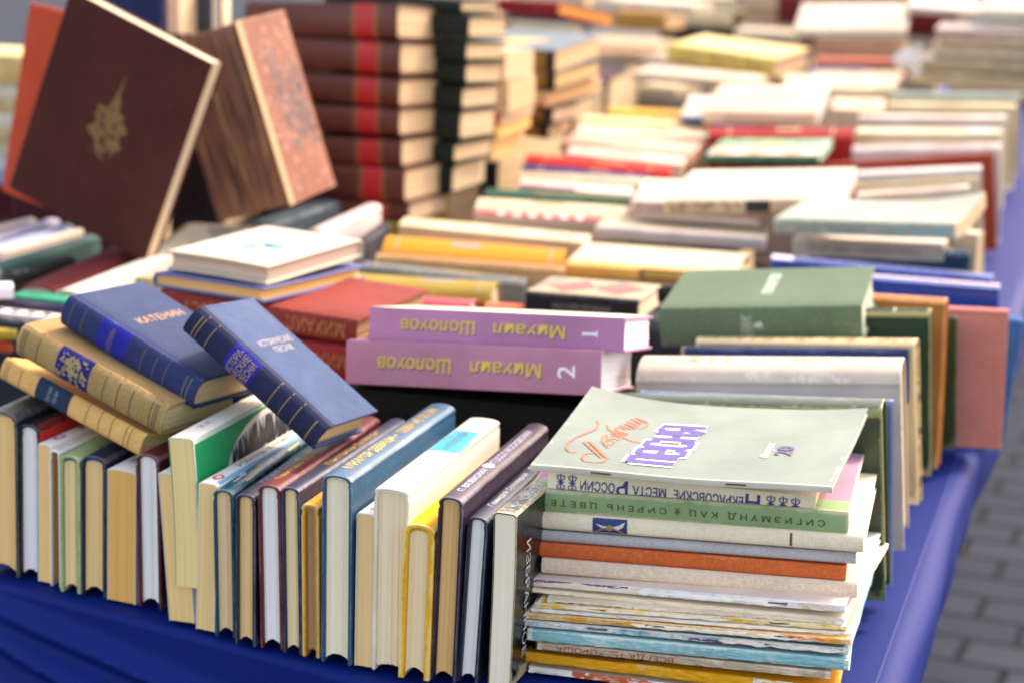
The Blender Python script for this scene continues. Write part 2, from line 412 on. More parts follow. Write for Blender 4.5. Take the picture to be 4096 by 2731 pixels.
POSE={
'f01':((-0.8483,1.2731,0.0),(0.0,-0.0,1.2),(0.03,0.205,0.1375),'Uu'),
'f02':((-0.8196,1.2758,-0.0001),(-1.9,0.1,1.6),(0.0198,0.205,0.1289),'Uu'),
'f03':((-0.7994,1.2722,-0.0002),(-2.9,0.2,1.8),(0.0126,0.205,0.1167),'Uu'),
'f04':((-0.785,1.2669,-0.0003),(-2.5,0.2,1.1),(0.0096,0.205,0.1139),'Uu'),
'f05':((-0.7713,1.2586,-0.0002),(2.7,-0.2,0.9),(0.0179,0.205,0.1136),'Uu'),
'f06':((-0.7525,1.2591,-0.0002),(0.5,0.0,1.3),(0.021,0.205,0.1157),'Uu'),
'f07':((-0.7288,1.258,-0.0003),(-2.1,0.3,1.5),(0.0252,0.205,0.1091),'Uu'),
'f08':((-0.6989,1.2534,-0.0001),(-3.3,0.3,-0.1),(0.0205,0.205,0.125),'Uu'),
'f09':((-0.6668,1.2362,-0.0002),(-1.4,0.3,-1.9),(0.0214,0.205,0.1185),'Uu'),
'f10':((-0.6539,1.2325,0.0297),(-0.1,0.0,-2.9),(0.0203,0.205,0.1182),'Uu'),
'f11':((-0.6366,1.2291,-0.0002),(-1.5,0.1,1.7),(0.0157,0.205,0.1174),'Uu'),
'f12':((-0.6165,1.2215,-0.0002),(3.2,-0.1,-0.8),(0.0162,0.205,0.1156),'Uu'),
'f13':((-0.5954,1.2121,-0.0002),(1.7,-0.0,0.1),(0.016,0.205,0.1179),'Uu'),
'f14':((-0.5753,1.2133,-0.0001),(1.2,-0.1,-1.2),(0.0178,0.205,0.1266),'Uu'),
'f15':((-0.5559,1.2113,-0.0001),(-0.9,0.0,-1.1),(0.0147,0.205,0.1279),'Uu'),
'f16':((-0.5404,1.2104,-0.0002),(0.1,0.0,-0.8),(0.0138,0.205,0.1178),'Uu'),
'f17':((-0.5234,1.2059,0.0001),(-0.8,0.4,-0.0),(0.0232,0.2097,0.1437),'Uu'),
'f18':((-0.4984,1.2091,-0.0001),(-0.7,-0.0,0.2),(0.014,0.205,0.1172),'Uu'),
'f19':((-0.4837,1.2066,-0.0001),(-0.5,0.5,0.1),(0.0264,0.1979,0.139),'Uu'),
'f20':((-0.4612,1.2012,-0.0),(3.6,-0.2,0.9),(0.023,0.205,0.1164),'Uu'),
'f21':((-0.4381,1.2055,-0.0),(-0.1,0.4,1.4),(0.0184,0.203,0.1388),'Uu'),
'f22':((-0.4196,1.2109,-0.0001),(0.1,0.0,2.3),(0.0148,0.205,0.1249),'Uu'),
'f23':((-0.3955,1.2109,-0.0001),(-1.4,0.0,-0.5),(0.0167,0.205,0.1303),'Uu'),
's18':((-0.3766,1.2444,-0.0001),(4.0,0.0,-0.2),(0.215,0.135,0.00487),'Fw'),
's17':((-0.3814,1.2435,0.008),(3.9,0.0,-0.3),(0.226,0.14,0.00823),'Fw'),
's16':((-0.3697,1.2405,0.0201),(5.1,-0.0,-0.8),(0.209,0.13,0.00588),'Fw'),
's15':((-0.3765,1.2371,0.0271),(5.9,0.0,-0.9),(0.2283,0.14,0.00882),'Fw'),
's14':((-0.382,1.2395,0.0371),(5.9,0.0,-1.1),(0.2328,0.172,0.00487),'Fw'),
's13':((-0.3799,1.239,0.0431),(5.8,0.0,-1.5),(0.2319,0.14,0.00479),'Fw'),
's12':((-0.3745,1.2388,0.0491),(7.4,-0.0,-1.2),(0.2274,0.14,0.00252),'Fw'),
's11':((-0.3719,1.2397,0.0521),(7.7,-0.0,-1.2),(0.2201,0.172,0.00378),'Fw'),
's10':((-0.3643,1.2432,0.0561),(7.2,-0.0,-1.2),(0.2089,0.14,0.00218),'Fw'),
's09':((-0.3789,1.2516,0.0586),(5.1,-0.0,-0.8),(0.2235,0.172,0.00302),'Fw'),
's08':((-0.3876,1.253,0.0622),(4.4,0.0,-1.7),(0.2324,0.172,0.00605),'Fw'),
's07':((-0.375,1.2613,0.0701),(7.2,-0.0,-0.8),(0.2261,0.135,0.0118),'Fw'),
's06':((-0.383,1.2642,0.0811),(6.8,-0.0,-0.9),(0.225,0.135,0.0113),'Fw'),
's05':((-0.3815,1.268,0.0921),(6.3,0.0,-1.3),(0.2292,0.14,0.0082),'Fw'),
's04':((-0.378,1.268,0.1015),(4.2,0.8,-1.9),(0.2304,0.1595,0.0128),'Fw'),
's03':((-0.3904,1.2718,0.1124),(3.8,0.7,-1.8),(0.2313,0.1476,0.0176),'Fw'),
's02':((-0.3776,1.2791,0.1271),(3.6,0.0,-0.1),(0.1934,0.11,0.0167),'Fw'),
's01':((-0.3828,1.254,0.1482),(-0.9,5.8,-3.2),(0.2154,0.1522,0.0053),'Fw'),
'r01':((-0.3672,1.4403,0.0001),(1.4,6.2,-4.7),(0.2215,0.0324,0.1607),'Uv'),
'r02':((-0.351,1.4824,0.0001),(1.1,0.2,-4.0),(0.2051,0.008,0.1553),'Uv'),
'r03':((-0.3677,1.5558,0.0003),(2.6,5.2,-5.1),(0.2224,0.0525,0.1603),'Uv'),
'r04':((-0.3605,1.6921,0.0),(1.5,0.2,-5.0),(0.2051,0.0077,0.1457),'Uv'),
'r05':((-0.3522,1.7073,0.0),(-4.7,-2.4,-6.1),(0.205,0.0186,0.1506),'Uv'),
'r06':((-0.3724,1.8626,0.0),(2.0,0.7,-0.0),(0.19,0.0092,0.1401),'Uv'),
'r07':((-0.3536,1.7969,0.0),(2.6,2.1,-4.5),(0.205,0.0215,0.1626),'Uv'),
'r08':((-0.3534,1.872,0.0),(-3.2,-2.3,-2.2),(0.205,0.0214,0.1689),'Uv'),
'r09':((-0.3411,1.9087,-0.0),(2.0,0.5,-4.0),(0.2049,0.0098,0.1372),'Uv'),
'r10':((-0.3536,1.9437,-0.0),(2.7,0.7,-1.9),(0.2598,0.0123,0.1456),'Uv'),
'r11':((-0.3671,2.0243,-0.0001),(3.0,0.3,4.0),(0.2707,0.015,0.1481),'Uv'),
'r12':((-0.3399,2.1338,0.0),(2.9,1.9,-0.1),(0.22,0.0245,0.1403),'Uv'),
'r13':((-0.3903,2.2119,0.0001),(4.4,3.1,1.1),(0.2543,0.0231,0.1409),'Uv'),
'r14':((-0.3741,2.3991,0.0),(3.0,2.9,-0.1),(0.2,0.026,0.1304),'Uv'),
'r15':((-0.3688,2.5362,-0.0001),(-13.9,-0.7,0.5),(0.2006,0.0247,0.1435),'Uv'),
'r16':((-0.4281,2.9908,-0.0003),(6.2,1.6,-7.0),(0.2524,0.0145,0.1517),'Uv'),
'r17':((-0.4142,3.1295,0.0),(4.2,5.1,-4.5),(0.2326,0.0327,0.1622),'Uv'),
'r18':((-0.4381,3.3194,0.0002),(1.3,4.6,-3.4),(0.2419,0.0382,0.1664),'Uv'),
'r19':((-0.4667,3.5467,0.0003),(1.9,2.7,-3.2),(0.2602,0.0336,0.1667),'Uv'),
'r20':((-0.4489,3.807,0.0002),(1.4,3.2,-2.7),(0.2423,0.0343,0.1663),'Uv'),
'r21':((-0.4714,4.0268,0.0003),(1.2,3.6,-2.5),(0.2596,0.035,0.1668),'Uv'),
'r22':((-0.3397,2.7183,-0.0),(4.3,2.5,-8.1),(0.155,0.0233,0.1481),'Uv'),
'r23':((-0.3473,2.7601,0.0),(5.8,3.5,-7.2),(0.1702,0.0294,0.1552),'Uv'),
'r24':((-0.3511,2.783,0.0),(5.3,5.4,-6.2),(0.1733,0.0384,0.1676),'Uv'),
'm01':((-0.8373,2.092,0.0001),(12.8,7.8,2.0),(0.2164,0.0764,0.1362),'Uv'),
'm02':((-0.8181,1.8754,0.0001),(8.2,3.2,-0.2),(0.19,0.061,0.1359),'Uv'),
'm03':((-0.8192,1.9868,-0.0),(10.4,4.3,3.1),(0.1852,0.0218,0.135),'Uv'),
'm04':((-0.8221,2.0384,0.0),(10.9,2.4,1.2),(0.2194,0.0176,0.1352),'Uv'),
'm05':((-0.8769,2.2535,0.0001),(8.6,4.9,2.2),(0.2408,0.0399,0.1358),'Uv'),
'm06':((-0.6172,2.128,0.1097),(5.1,0.7,-0.1),(0.2,0.1355,0.0168),'Fw'),
'm07':((-0.6469,2.3667,0.1127),(7.2,-2.1,0.2),(0.22,0.1128,0.0186),'Fw'),
'm08':((-0.8197,2.3815,-0.0),(13.5,2.0,1.2),(0.1742,0.026,0.1347),'Uv'),
'm09':((-0.8375,2.44,0.0),(10.7,3.2,0.5),(0.2078,0.0677,0.1353),'Uv'),
'm10':((-0.865,2.5613,-0.0),(10.0,2.2,0.4),(0.2051,0.0292,0.135),'Uv'),
'm11':((-0.8426,2.6399,-0.0),(11.3,3.5,1.7),(0.1649,0.0563,0.1349),'Uv'),
'm12':((-0.8648,2.7261,0.0),(9.5,3.1,0.2),(0.1814,0.0429,0.1351),'Uv'),
'm13':((-0.8968,2.8242,0.0),(6.8,3.0,1.6),(0.1973,0.0338,0.135),'Uv'),
'm14':((-0.9151,2.8891,0.0),(9.3,3.5,2.5),(0.2295,0.0495,0.1404),'Uv'),
'm15':((-0.8744,2.9899,0.0),(8.3,4.0,2.7),(0.1891,0.0566,0.1402),'Uv'),
'm16':((-0.9127,3.0949,0.1212),(-1.1,4.1,1.7),(0.2246,0.1079,0.0199),'Fw'),
'm17':((-0.9094,3.1963,0.0),(11.3,3.1,0.1),(0.2224,0.0677,0.1505),'Uv'),
'm18':((-0.9474,3.3562,0.0),(9.3,3.5,-0.0),(0.22,0.047,0.1507),'Uv'),
'm19':((-0.9493,3.533,0.0),(10.2,3.4,-0.0),(0.2,0.0522,0.1505),'Uv'),
'g01':((-0.4037,1.7316,0.1336),(2.8,4.2,-5.8),(0.1898,0.1384,0.0378),'Fw'),
'g02':((-0.3921,2.3886,0.1108),(1.9,-4.6,-2.1),(0.1871,0.1093,0.0234),'Fw'),
'g03':((-0.4052,2.3228,0.1488),(-12.8,6.5,-4.9),(0.2302,0.1147,0.019),'Fw'),
'g04':((-0.5691,2.4257,0.144),(3.5,2.4,-4.6),(0.2302,0.2271,0.0187),'Fw'),
'g05':((-0.6141,2.4315,0.1415),(8.5,3.2,0.1),(0.2,0.1531,0.0164),'Fw'),
'g06':((-0.6463,3.0131,0.1323),(1.6,2.9,-3.4),(0.1847,0.1686,0.0139),'Fw'),
'g07':((-0.7104,3.2827,0.1656),(3.7,6.6,-1.8),(0.1977,0.2179,0.0234),'Fw'),
'g08':((-0.7593,3.3197,0.157),(8.2,5.6,-0.3),(0.2,0.1993,0.0129),'Fw'),
'g09':((-0.9111,3.8301,0.2194),(-15.4,4.9,3.0),(0.2416,0.1606,0.0367),'Fw'),
'g10':((-1.0324,4.0204,0.1619),(0.1,-0.0,1.5),(0.269,0.17,0.0169),'Fw'),
'g11':((-0.7765,4.5498,0.2298),(5.5,12.5,-2.7),(0.2604,0.2373,0.0211),'Fw'),
'g12':((-0.7316,4.5598,0.1886),(1.9,0.2,-1.8),(0.2132,0.16,0.0331),'Fw'),
'g13':((-0.7511,4.721,0.1494),(4.3,0.0,-1.9),(0.1972,0.16,0.0166),'Fw'),
'r25':((-0.6738,3.1908,0.0),(9.2,4.8,-2.3),(0.2437,0.0739,0.1631),'Uv'),
'r26':((-0.7343,4.2043,0.0001),(6.3,5.4,-0.1),(0.2464,0.0925,0.1648),'Uv'),
'p2':((-0.619,1.4736,0.1358),(0.3,-10.4,-3.3),(0.226,0.1188,0.0374),'Fw'),
'p1':((-0.6041,1.4881,0.1719),(2.5,-10.9,-2.5),(0.2238,0.1229,0.0289),'Fw'),
'b1':((-0.5718,1.8306,0.1326),(0.1,-0.9,-0.8),(0.1202,0.0948,0.0204),'Fw'),
'd1':((-0.8543,1.5808,0.1531),(-6.1,1.2,1.5),(0.2111,0.1437,0.0237),'Fw'),
'd2':((-0.8485,1.5761,0.1191),(-8.0,0.6,-0.6),(0.215,0.14,0.0257),'Fw'),
'd3':((-0.7769,1.777,0.0001),(7.0,1.7,-0.1),(0.16,0.0491,0.1407),'Uv'),
'd4':((-0.614,1.8275,0.0),(8.4,0.9,-0.0),(0.14,0.0309,0.135),'Uv'),
'w1':((-0.8625,1.5832,0.1778),(-10.5,-1.7,-0.0),(0.128,0.171,0.0141),'Lw'),
'w2':((-0.8502,1.5893,0.1942),(-10.5,0.9,0.8),(0.1149,0.1609,0.018),'Bw'),
'w3':((-1.0377,1.8181,0.1203),(9.5,3.6,-0.8),(0.0804,0.2559,0.0095),'Lw'),
't1':((-0.8622,1.3198,0.1506),(-16.9,-15.7,10.9),(0.1726,0.1144,0.0187),'Fw'),
't2':((-0.8297,1.2932,0.1784),(-10.8,-1.4,16.5),(0.153,0.102,0.0278),'Fw'),
't3':((-0.8001,1.3113,0.2025),(-10.9,-2.2,20.1),(0.1427,0.0952,0.0268),'Fw'),
't4':((-0.676,1.2819,0.2165),(-1.6,-6.4,34.4),(0.1394,0.0946,0.0237),'Fw'),
'l1':((-1.3144,1.8675,-0.0),(-1.0,-0.3,0.6),(0.016,0.21,0.1346),'Uu'),
'l2':((-1.2778,1.8731,-0.0),(1.2,-0.1,0.5),(0.0189,0.21,0.1348),'Uu'),
'l3':((-1.2435,1.8466,-0.0),(1.0,-0.2,0.5),(0.0182,0.21,0.1348),'Uu'),
'l4':((-1.223,1.8297,-0.0),(-0.8,-0.3,0.5),(0.0155,0.21,0.1346),'Uu'),
'l5':((-1.1851,1.7934,0.0),(-0.2,0.0,0.9),(0.0227,0.21,0.135),'Uu'),
'l6':((-1.1492,1.6642,-0.0),(-2.6,-0.0,1.1),(0.0219,0.21,0.135),'Uu'),
'l7':((-1.0936,1.7148,0.0001),(2.9,1.8,1.4),(0.0446,0.2083,0.1356),'Uu'),
'l8':((-1.0447,1.7086,0.0001),(0.7,1.0,0.9),(0.0318,0.2112,0.1356),'Uu'),
'y1':((-1.0816,1.6999,-0.0),(-1.1,4.2,0.0),(0.16,0.0178,0.1296),'Uv'),
'y2':((-1.0796,1.6595,-0.0),(-2.8,0.5,0.0),(0.19,0.0079,0.1315),'Uv'),
'y3':((-1.116,1.6259,-0.0001),(0.0,5.0,0.1),(0.18,0.0152,0.1295),'Uv'),
'y4':((-1.1043,1.6004,-0.0001),(-2.1,1.1,0.1),(0.18,0.0102,0.1274),'Uv'),
'y5':((-1.1697,1.5183,0.1119),(25.5,-2.9,1.4),(0.17,0.0582,0.0111),'Fw'),
'y6':((-1.2204,1.5604,0.096),(10.0,-0.1,1.1),(0.2,0.13,0.0145),'Fw'),
'y7':((-1.1613,1.5916,0.1346),(34.8,-2.3,1.4),(0.1202,0.0325,0.0126),'Fw'),
'e1':((-1.2139,1.8892,0.2051),(-3.5,-0.0,21.5),(0.1943,0.0271,0.2432),'Lv'),
'e2':((-1.3581,2.0974,0.1608),(-25.2,-8.9,4.7),(0.1602,0.02,0.2392),'Lv'),
'e3':((-1.019,2.034,0.156),(-2.2,3.5,-17.1),(0.1,0.13,0.22),'Bu'),
'k1':((-1.1671,2.4399,0.1255),(-1.9,-2.5,-0.9),(0.23,0.1564,0.046),'Fw'),
'k2':((-1.1734,2.4403,0.1707),(-1.1,-3.1,-1.7),(0.23,0.1551,0.0377),'Fw'),
'k3':((-1.1765,2.4403,0.2183),(-1.9,-4.1,-0.6),(0.23,0.1572,0.0365),'Fw'),
'k4':((-1.1774,2.4401,0.2601),(-1.8,-4.0,0.1),(0.23,0.1589,0.0389),'Fw'),
'k5':((-1.1767,2.4399,0.3032),(-1.9,-4.1,-0.1),(0.23,0.1599,0.0434),'Fw'),
'k6':((-1.1812,2.4396,0.3449),(-1.9,-4.5,-1.7),(0.23,0.1643,0.0461),'Fw'),
'k0':((-1.1629,2.4429,0.0981),(-0.7,-2.6,-0.6),(0.23,0.155,0.028),'Fw'),
'j1':((-1.1261,2.5696,0.1306),(-0.8,-1.0,1.6),(0.21,0.1496,0.0406),'Fw'),
'j2':((-1.1209,2.5702,0.1752),(-3.4,-2.0,1.2),(0.21,0.1484,0.0268),'Fw'),
'j3':((-1.1142,2.5697,0.2059),(-2.3,-2.9,0.8),(0.21,0.1463,0.0418),'Fw'),
'j4':((-1.1119,2.57,0.2494),(-2.5,-2.8,0.5),(0.21,0.148,0.0308),'Fw'),
'j5':((-1.1077,2.57,0.2865),(-2.2,-3.9,0.7),(0.21,0.1487,0.0292),'Fw'),
'j6':((-1.1055,2.57,0.3178),(-3.8,-3.1,0.5),(0.21,0.1496,0.0265),'Fw'),
'j7':((-1.1036,2.5697,0.3496),(-3.0,-2.8,0.7),(0.21,0.1499,0.0318),'Fw'),
'j8':((-1.1178,2.5703,0.3844),(-1.3,-2.1,0.6),(0.21,0.1496,0.017),'Fw'),
'h1':((-1.1209,2.7599,0.1556),(-0.0,0.4,2.4),(0.2,0.1557,0.0327),'Fw'),
'h2':((-1.1116,2.7599,0.1878),(-1.7,0.7,1.1),(0.2,0.1535,0.0204),'Fw'),
'h3':((-1.1076,2.7591,0.2078),(-1.4,1.4,1.2),(0.2,0.1549,0.0152),'Fw'),
'h4':((-1.0977,2.7574,0.2192),(1.9,-0.3,-0.8),(0.1999,0.1496,0.0456),'Fw'),
'h5':((-1.1042,2.758,0.2698),(-0.1,-2.1,-0.5),(0.2,0.1461,0.0427),'Fw'),
'n1':((-1.1083,3.0037,0.1612),(1.7,-0.9,2.0),(0.1999,0.1506,0.021),'Fw'),
'n2':((-1.0982,3.0006,0.1896),(-1.1,-2.7,2.2),(0.2,0.1409,0.0272),'Fw'),
'n3':((-1.0989,2.9961,0.2221),(-8.0,2.3,2.8),(0.2,0.2198,0.0218),'Fw'),
'n4':((-1.0859,2.9934,0.2414),(-7.1,2.5,0.6),(0.2,0.189,0.0292),'Fw'),
'n5':((-1.0881,2.9903,0.2655),(-5.7,4.2,-0.1),(0.2,0.1997,0.036),'Fw'),
'q1':((-1.2716,3.8168,0.3068),(-7.9,-7.6,0.1),(0.1387,0.2933,0.0261),'Fw'),
'q2':((-1.3352,4.9939,0.2033),(-7.7,-0.1,0.1),(0.1468,0.15,0.045),'Fw'),
'q3':((-1.1768,4.3426,0.2918),(-6.0,0.1,0.7),(0.2086,0.15,0.0193),'Fw'),
'q4':((-1.5446,5.6599,0.0384),(-21.0,0.4,-1.2),(0.1131,0.2,0.0557),'Fw'),
'q5':((-1.176,4.6488,0.0668),(-11.1,0.0,0.4),(0.1067,0.15,0.0234),'Fw'),
'x1':((-0.9798,5.4417,0.2014),(3.2,0.1,-1.6),(0.3561,0.22,0.0866),'Fw'),
'g14':((-1.0348,5.1193,0.1786),(2.6,0.0,-0.3),(0.1603,0.15,0.0244),'Fw'),
'r27':((-0.7039,4.0884,0.0001),(5.9,5.3,-2.1),(0.227,0.1123,0.1609),'Uv'),
'r28':((-0.5512,3.7405,0.0),(6.5,4.8,-1.4),(0.0973,0.123,0.1601),'Uv'),
'r29':((-0.688,4.3963,0.0),(10.0,5.1,-1.9),(0.1955,0.0945,0.1606),'Uv'),
'v12':((-0.547,4.9257,0.2673),(-4.3,0.1,-0.1),(0.1128,0.15,0.0156),'Fw'),
'v13':((-0.526,4.6585,0.2976),(5.0,6.8,1.7),(0.1543,0.1761,0.0144),'Fw'),
'v14':((-0.3353,4.3232,0.3146),(1.3,6.1,-1.1),(0.1917,0.1938,0.0147),'Fw'),
'x8':((-1.0307,2.1188,0.0),(0.9,-0.6,-3.7),(0.0449,0.2327,0.1401),'Uu'),
'x9':((-0.9644,2.1614,-0.0),(-0.1,1.8,2.2),(0.0225,0.1914,0.135),'Uu'),
'x10':((-0.8884,2.1375,-0.0),(9.2,-0.2,0.0),(0.016,0.1396,0.1299),'Uu'),
'v1':((-0.4694,4.2405,0.1696),(-0.0,0,0),(0.3,0.21,0.0105),'Fw'),
'v2':((-0.4687,4.2396,0.1805),(0.0,0,0),(0.3,0.21,0.0105),'Fw'),
'v3':((-0.4341,4.2572,0.1914),(1.8,0,0),(0.3,0.21,0.0105),'Fw'),
'v4':((-0.458,4.2509,0.2023),(-0.6,0,0),(0.3,0.21,0.0105),'Fw'),
'v5':((-0.4559,4.2405,0.2132),(-0.9,0,0),(0.3,0.21,0.0105),'Fw'),
'v6':((-0.4218,4.2579,0.2241),(2.0,0,0),(0.3,0.21,0.0105),'Fw'),
'v7':((-0.4228,4.2426,0.235),(-0.5,0,0),(0.3,0.21,0.0105),'Fw'),
'v8':((-0.4258,4.2556,0.2459),(2.3,0,0),(0.3,0.21,0.0105),'Fw'),
'v9':((-0.4116,4.2401,0.2567),(1.0,0,0),(0.3,0.21,0.0105),'Fw'),
'v10':((-0.416,4.2501,0.2676),(-1.1,0,0),(0.3,0.21,0.0105),'Fw'),
'v11':((-0.4199,4.2401,0.2785),(2.7,0,0),(0.3,0.21,0.0105),'Fw'),
'i1':((-1.8182,2.551,0.0842),(-0.8,0,0),(0.21,0.15,0.0214),'Fw'),
'i2':((-1.8153,2.5514,0.1065),(1.5,0,0),(0.21,0.15,0.0214),'Fw'),
'i3':((-1.8146,2.5502,0.1289),(-0.3,0,0),(0.21,0.15,0.0214),'Fw'),
'i4':((-1.8175,2.5486,0.1512),(-1.4,0,0),(0.21,0.15,0.0214),'Fw'),
'i5':((-1.8214,2.5563,0.1735),(-1.8,0,0),(0.21,0.15,0.0214),'Fw'),
'i6':((-1.8246,2.5525,0.1958),(-0.9,0,0),(0.21,0.15,0.0214),'Fw'),
'i7':((-1.8128,2.5494,0.2181),(-0.6,0,0),(0.21,0.15,0.0214),'Fw'),
'i8':((-1.8016,2.5439,0.2404),(-0.3,0,0),(0.21,0.15,0.0214),'Fw'),
'i9':((-1.8155,2.5527,0.2628),(-0.9,0,0),(0.21,0.15,0.0214),'Fw'),
'x5':((-1.3599,2.3,0.135),(0,0,0),(0.1322,0.02,0.273),'Lv'),
'x6':((-1.2039,2.26,0.135),(0,0,0),(0.0164,0.15,0.2816),'Fu'),
'x11':((-1.1737,2.2,0.1),(0,0,0),(0.059,0.02,0.2604),'Lv'),
'x7':((-1.2124,2.31,0.135),(0,0,0),(0.0474,0.03,0.2801),'Lv')
}
# ------------------------------------------------------------------ the books
def S(key,kind,cover,page,label,**k): return Book(key,kind,cover,page,label,**k)
BE,CR,WH,TA,OL='f3cb8c','f8e2bc','faf6fb','e6b56a','f4e4cc'
GOLD='b8913a'
G='books in the front row'
def sp(s,c,h,col,w=None,**o): return ('U','+v',s,(.5,c,1),h,w,col,o)
S('f01','h','22262c',BE,'charcoal grey hardback with worn edges ending the front row, cut by the frame',mat='leather',group=G,head='c8b878')
S('f02','h','17171a',WH,'white-paged hardback with a black spine and red stripe on its cover, beside the charcoal one',mat='gloss',group=G,back='17171a',
  art=[('R','rect',(.0,1,.80,.97),'c8201e'),('U','rect',(.72,.98,.02,1),'7a1218')],text=[sp('ТЫ И Я',.35,.007,'b03434',.05)])
S('f03','p','ece6e4',BE,'beige paperback with a white spine and a small pink emblem, second from the charcoal book',mat='paper',group=G,
  art=[('U','oval',(.5,.10,.28,.035),'c83a66'),('U','oval',(.5,.10,.17,.02),'ece6e4',.0003)],text=[sp('РОМАН',.36,.006,'4a4a58',.05)])
S('f04','h','d9ceb8','9a6a42','narrow cream hardback with a frayed head and brown pages, before the sage green one',mat='cloth',group=G,wear=.9,bev=.001)
S('f05','h','8f9e6a','f2d6a4','sage green cloth hardback with thick woven boards in the front row',mat='canvas',group=G,t=.0032,head='3a5a8a')
S('f06','h','151b30','f2d096','blackish navy hardback with beige pages, right beside the sage green one',mat='cloth',group=G,head='2a5aa8')
S('f07','p','e4e2dc',TA,'thick beige paperback with a white spine, just before the maroon book with white pages',mat='paper',group=G,concave=0,
  art=[('U','rect',(.25,.75,.1,.22),'7fb6d6')])
S('f08','h','581018',WH,'maroon leather hardback with white pages, under the low end of the tan spined book',mat='leather',group=G)
S('f09','p','d8d2c4',BE,'cream paperback leaning over so that its blue back cover shows at the bottom',mat='paper',group=G,back='2468a0',warp=[('lean',.004)])
S('f10','p','1f9a5c','f6d698','green paperback with a black lettered white oval, raised above the front row',mat='paper',spine='efeadd',group=G,warp=[('wav',.0015,1,0),('lean',-.002)],wear=.7,wh='e8efe0',
  art=[('R','oval',(.60,.60,.36,.34),'e6e6e2'),('R','rect',(0,1,.955,.985),'d8ead8')]+[('R','line',([(.30+.6*k/30,.60+.10*abs(math.sin(k*1.9)),.5),(.305+.6*k/30,.72+.09*math.sin(k*2.7),1.6),(.30+.6*k/30+.012*math.sin(k),.80+.10*math.sin(math.pi*k/30),.4)],.0035),'24262a',.0005) for k in range(31)],
  text=[('R','+v','СКАЗКИ',(1,.60,.56),.016,.07,'2a2c30',{'bold':.03,'lift':.0006}),sp('К.К.',.2,.006,'d44a68',.02)])
S('f11','p','efece4','f4d294','beige paperback with a white spine and red ring emblem, tucked against the green paperback',mat='paper',group=G,
  art=[('U','oval',(.5,.08,.26,.03),'c8384a'),('U','oval',(.5,.08,.14,.016),'efece4',.0003),('U','rect',(.8,1,.02,1),'6aa0c8')],text=[sp('РОМАНЫ И ПОВЕСТИ',.5,.006,'6a6258',.11)])
S('f12','h','1c4656','f4d8ac','dark teal hardback with thin gold and pale blue stripes across its spine',mat='gloss',group=G,
  art=[('U','line',([(.12+.76*((i*7)%5)/4,.08+i*.042),(.12+.76*((i*7+2)%5)/4,.11+i*.042),(.12+.76*((i*7+2)%5)/4,.22+i*.042)],.0011),('d8c070' if i%2 else 'cfe0ea')) for i in range(12)]+[('U','rect',(.1,.2,.05,.8),'b9d4e4')])
S('f13','h','1b2139','e8c690','narrow navy hardback between the teal book and the maroon book with white pages',mat='leather',group=G,text=[sp('ПОВЕСТИ',.3,.006,'a8a8b8',.06)])
S('f14','h','5a141a',WH,'maroon leather hardback with white pages and a gold lettered spine, beside two navy books',mat='leather',group=G,text=[sp('Теннисный берег',.26,.0065,GOLD,.075),sp('СКАЗКИ',.68,.007,'8a4438',.06)])
S('f15','h','1c2240','f6dcae','navy leather hardback with gold script on its spine, before the small ochre book',mat='leather',group=G,text=[sp('Константин Бальмонт',.55,.006,GOLD,.1,shear=.3)])
S('f16','h','c98a22','b09066','low ochre yellow hardback with frayed edges, squeezed against the big blue one',mat='canvas',group=G,wear=.7,wh='dcc080',t=.003,head='c8a040')
S('f17','h','24506c','faead0','tall steel blue leather hardback with gold lettering along its wide spine',mat='leather',group=G,head='e8e0d0',b=.004,
  text=[sp('МРАМОР ДЕВИЦЫ',.30,.0105,'d8bc5c',.085,bold=.01),sp('СЕВЕРНЫЕ СКАЗКИ',.74,.009,'b99a4c',.075,bold=.01),sp('•',.52,.003,'d8bc5c')])
S('f18','p','e8e4da','ecca90','short beige paperback with a green curl, between the tall blue and thick white hardbacks',mat='paper',group=G,
  art=[('U','line',([(.3,.06),(.55,.05),(.62,.08),(.45,.10),(.35,.13),(.6,.15)],.0012),'2a8a4a')])
S('f19','h','e6dece','f8e2c0','thick white hardback with a sky blue label on its spine',mat='leather',group=G,b=.0022,wh='cbbfa8',head='f0ece0',
  bands=[(.49,.495,'c8b48a'),(.50,.80,'3a9cc0','paper'),(.815,.82,'c8b48a')],text=[sp('А.К.ТОЛСТОЙ',.65,.0085,'5c6a1c',.048,lift=.0011,bold=.01)])
S('f20','h','d39a17','f6deb4','low bright yellow cloth hardback with threadbare corners and a braided headband',mat='canvas',group=G,wear=.6,wh='ecd080',head='d8a828',t=.0040,b=.005)
S('f21','h','24142e','deb87c','dark purple leather hardback with white lettering and a flower sign on its spine',mat='leather',group=G,head='d8b888',
  text=[sp('П. ВЯЗЕМСКИЙ',.22,.0065,'d8d4e0',.055),sp('ПОСОЛ МОСКОВСКИЙ',.66,.0075,'c8c2d2',.09)],
  art=[('U','oval',(.5+.16*math.cos(i*math.pi/4),.40+.017*math.sin(i*math.pi/4),.10,.010),'ded8e6') for i in range(8)]+[('U','oval',(.5,.40,.1,.01),'ded8e6',.0003)])
S('f22','h','1b2438',WH,'narrow navy leather hardback with bright white pages, before the black paperback',mat='leather',group=G,text=[sp('Геннадий Сухомиров',.34,.0065,'c8ccd4',.085,shear=.3),sp('СТИХИ',.7,.007,'c8ccd4',.04)])
S('f23','p','121213','f4e8d2','black paperback with white lettering on cover and spine, next to the booklet stack',mat='gloss',group=G,warp=[('wav',.0012,2,1)],wear=.7,wh='c8b890',
  text=[sp('СЕРГЕЙ ВАСИЛЬЕВ',.42,.008,'d8d8d8',.10),('R','-w','ИЗБРАННОЕ',(1,.13,.46),.0095,.088,'e6e6e6',{'lift':.0006}),sp('. . .',.12,.002,'e0e0e0',.02)])
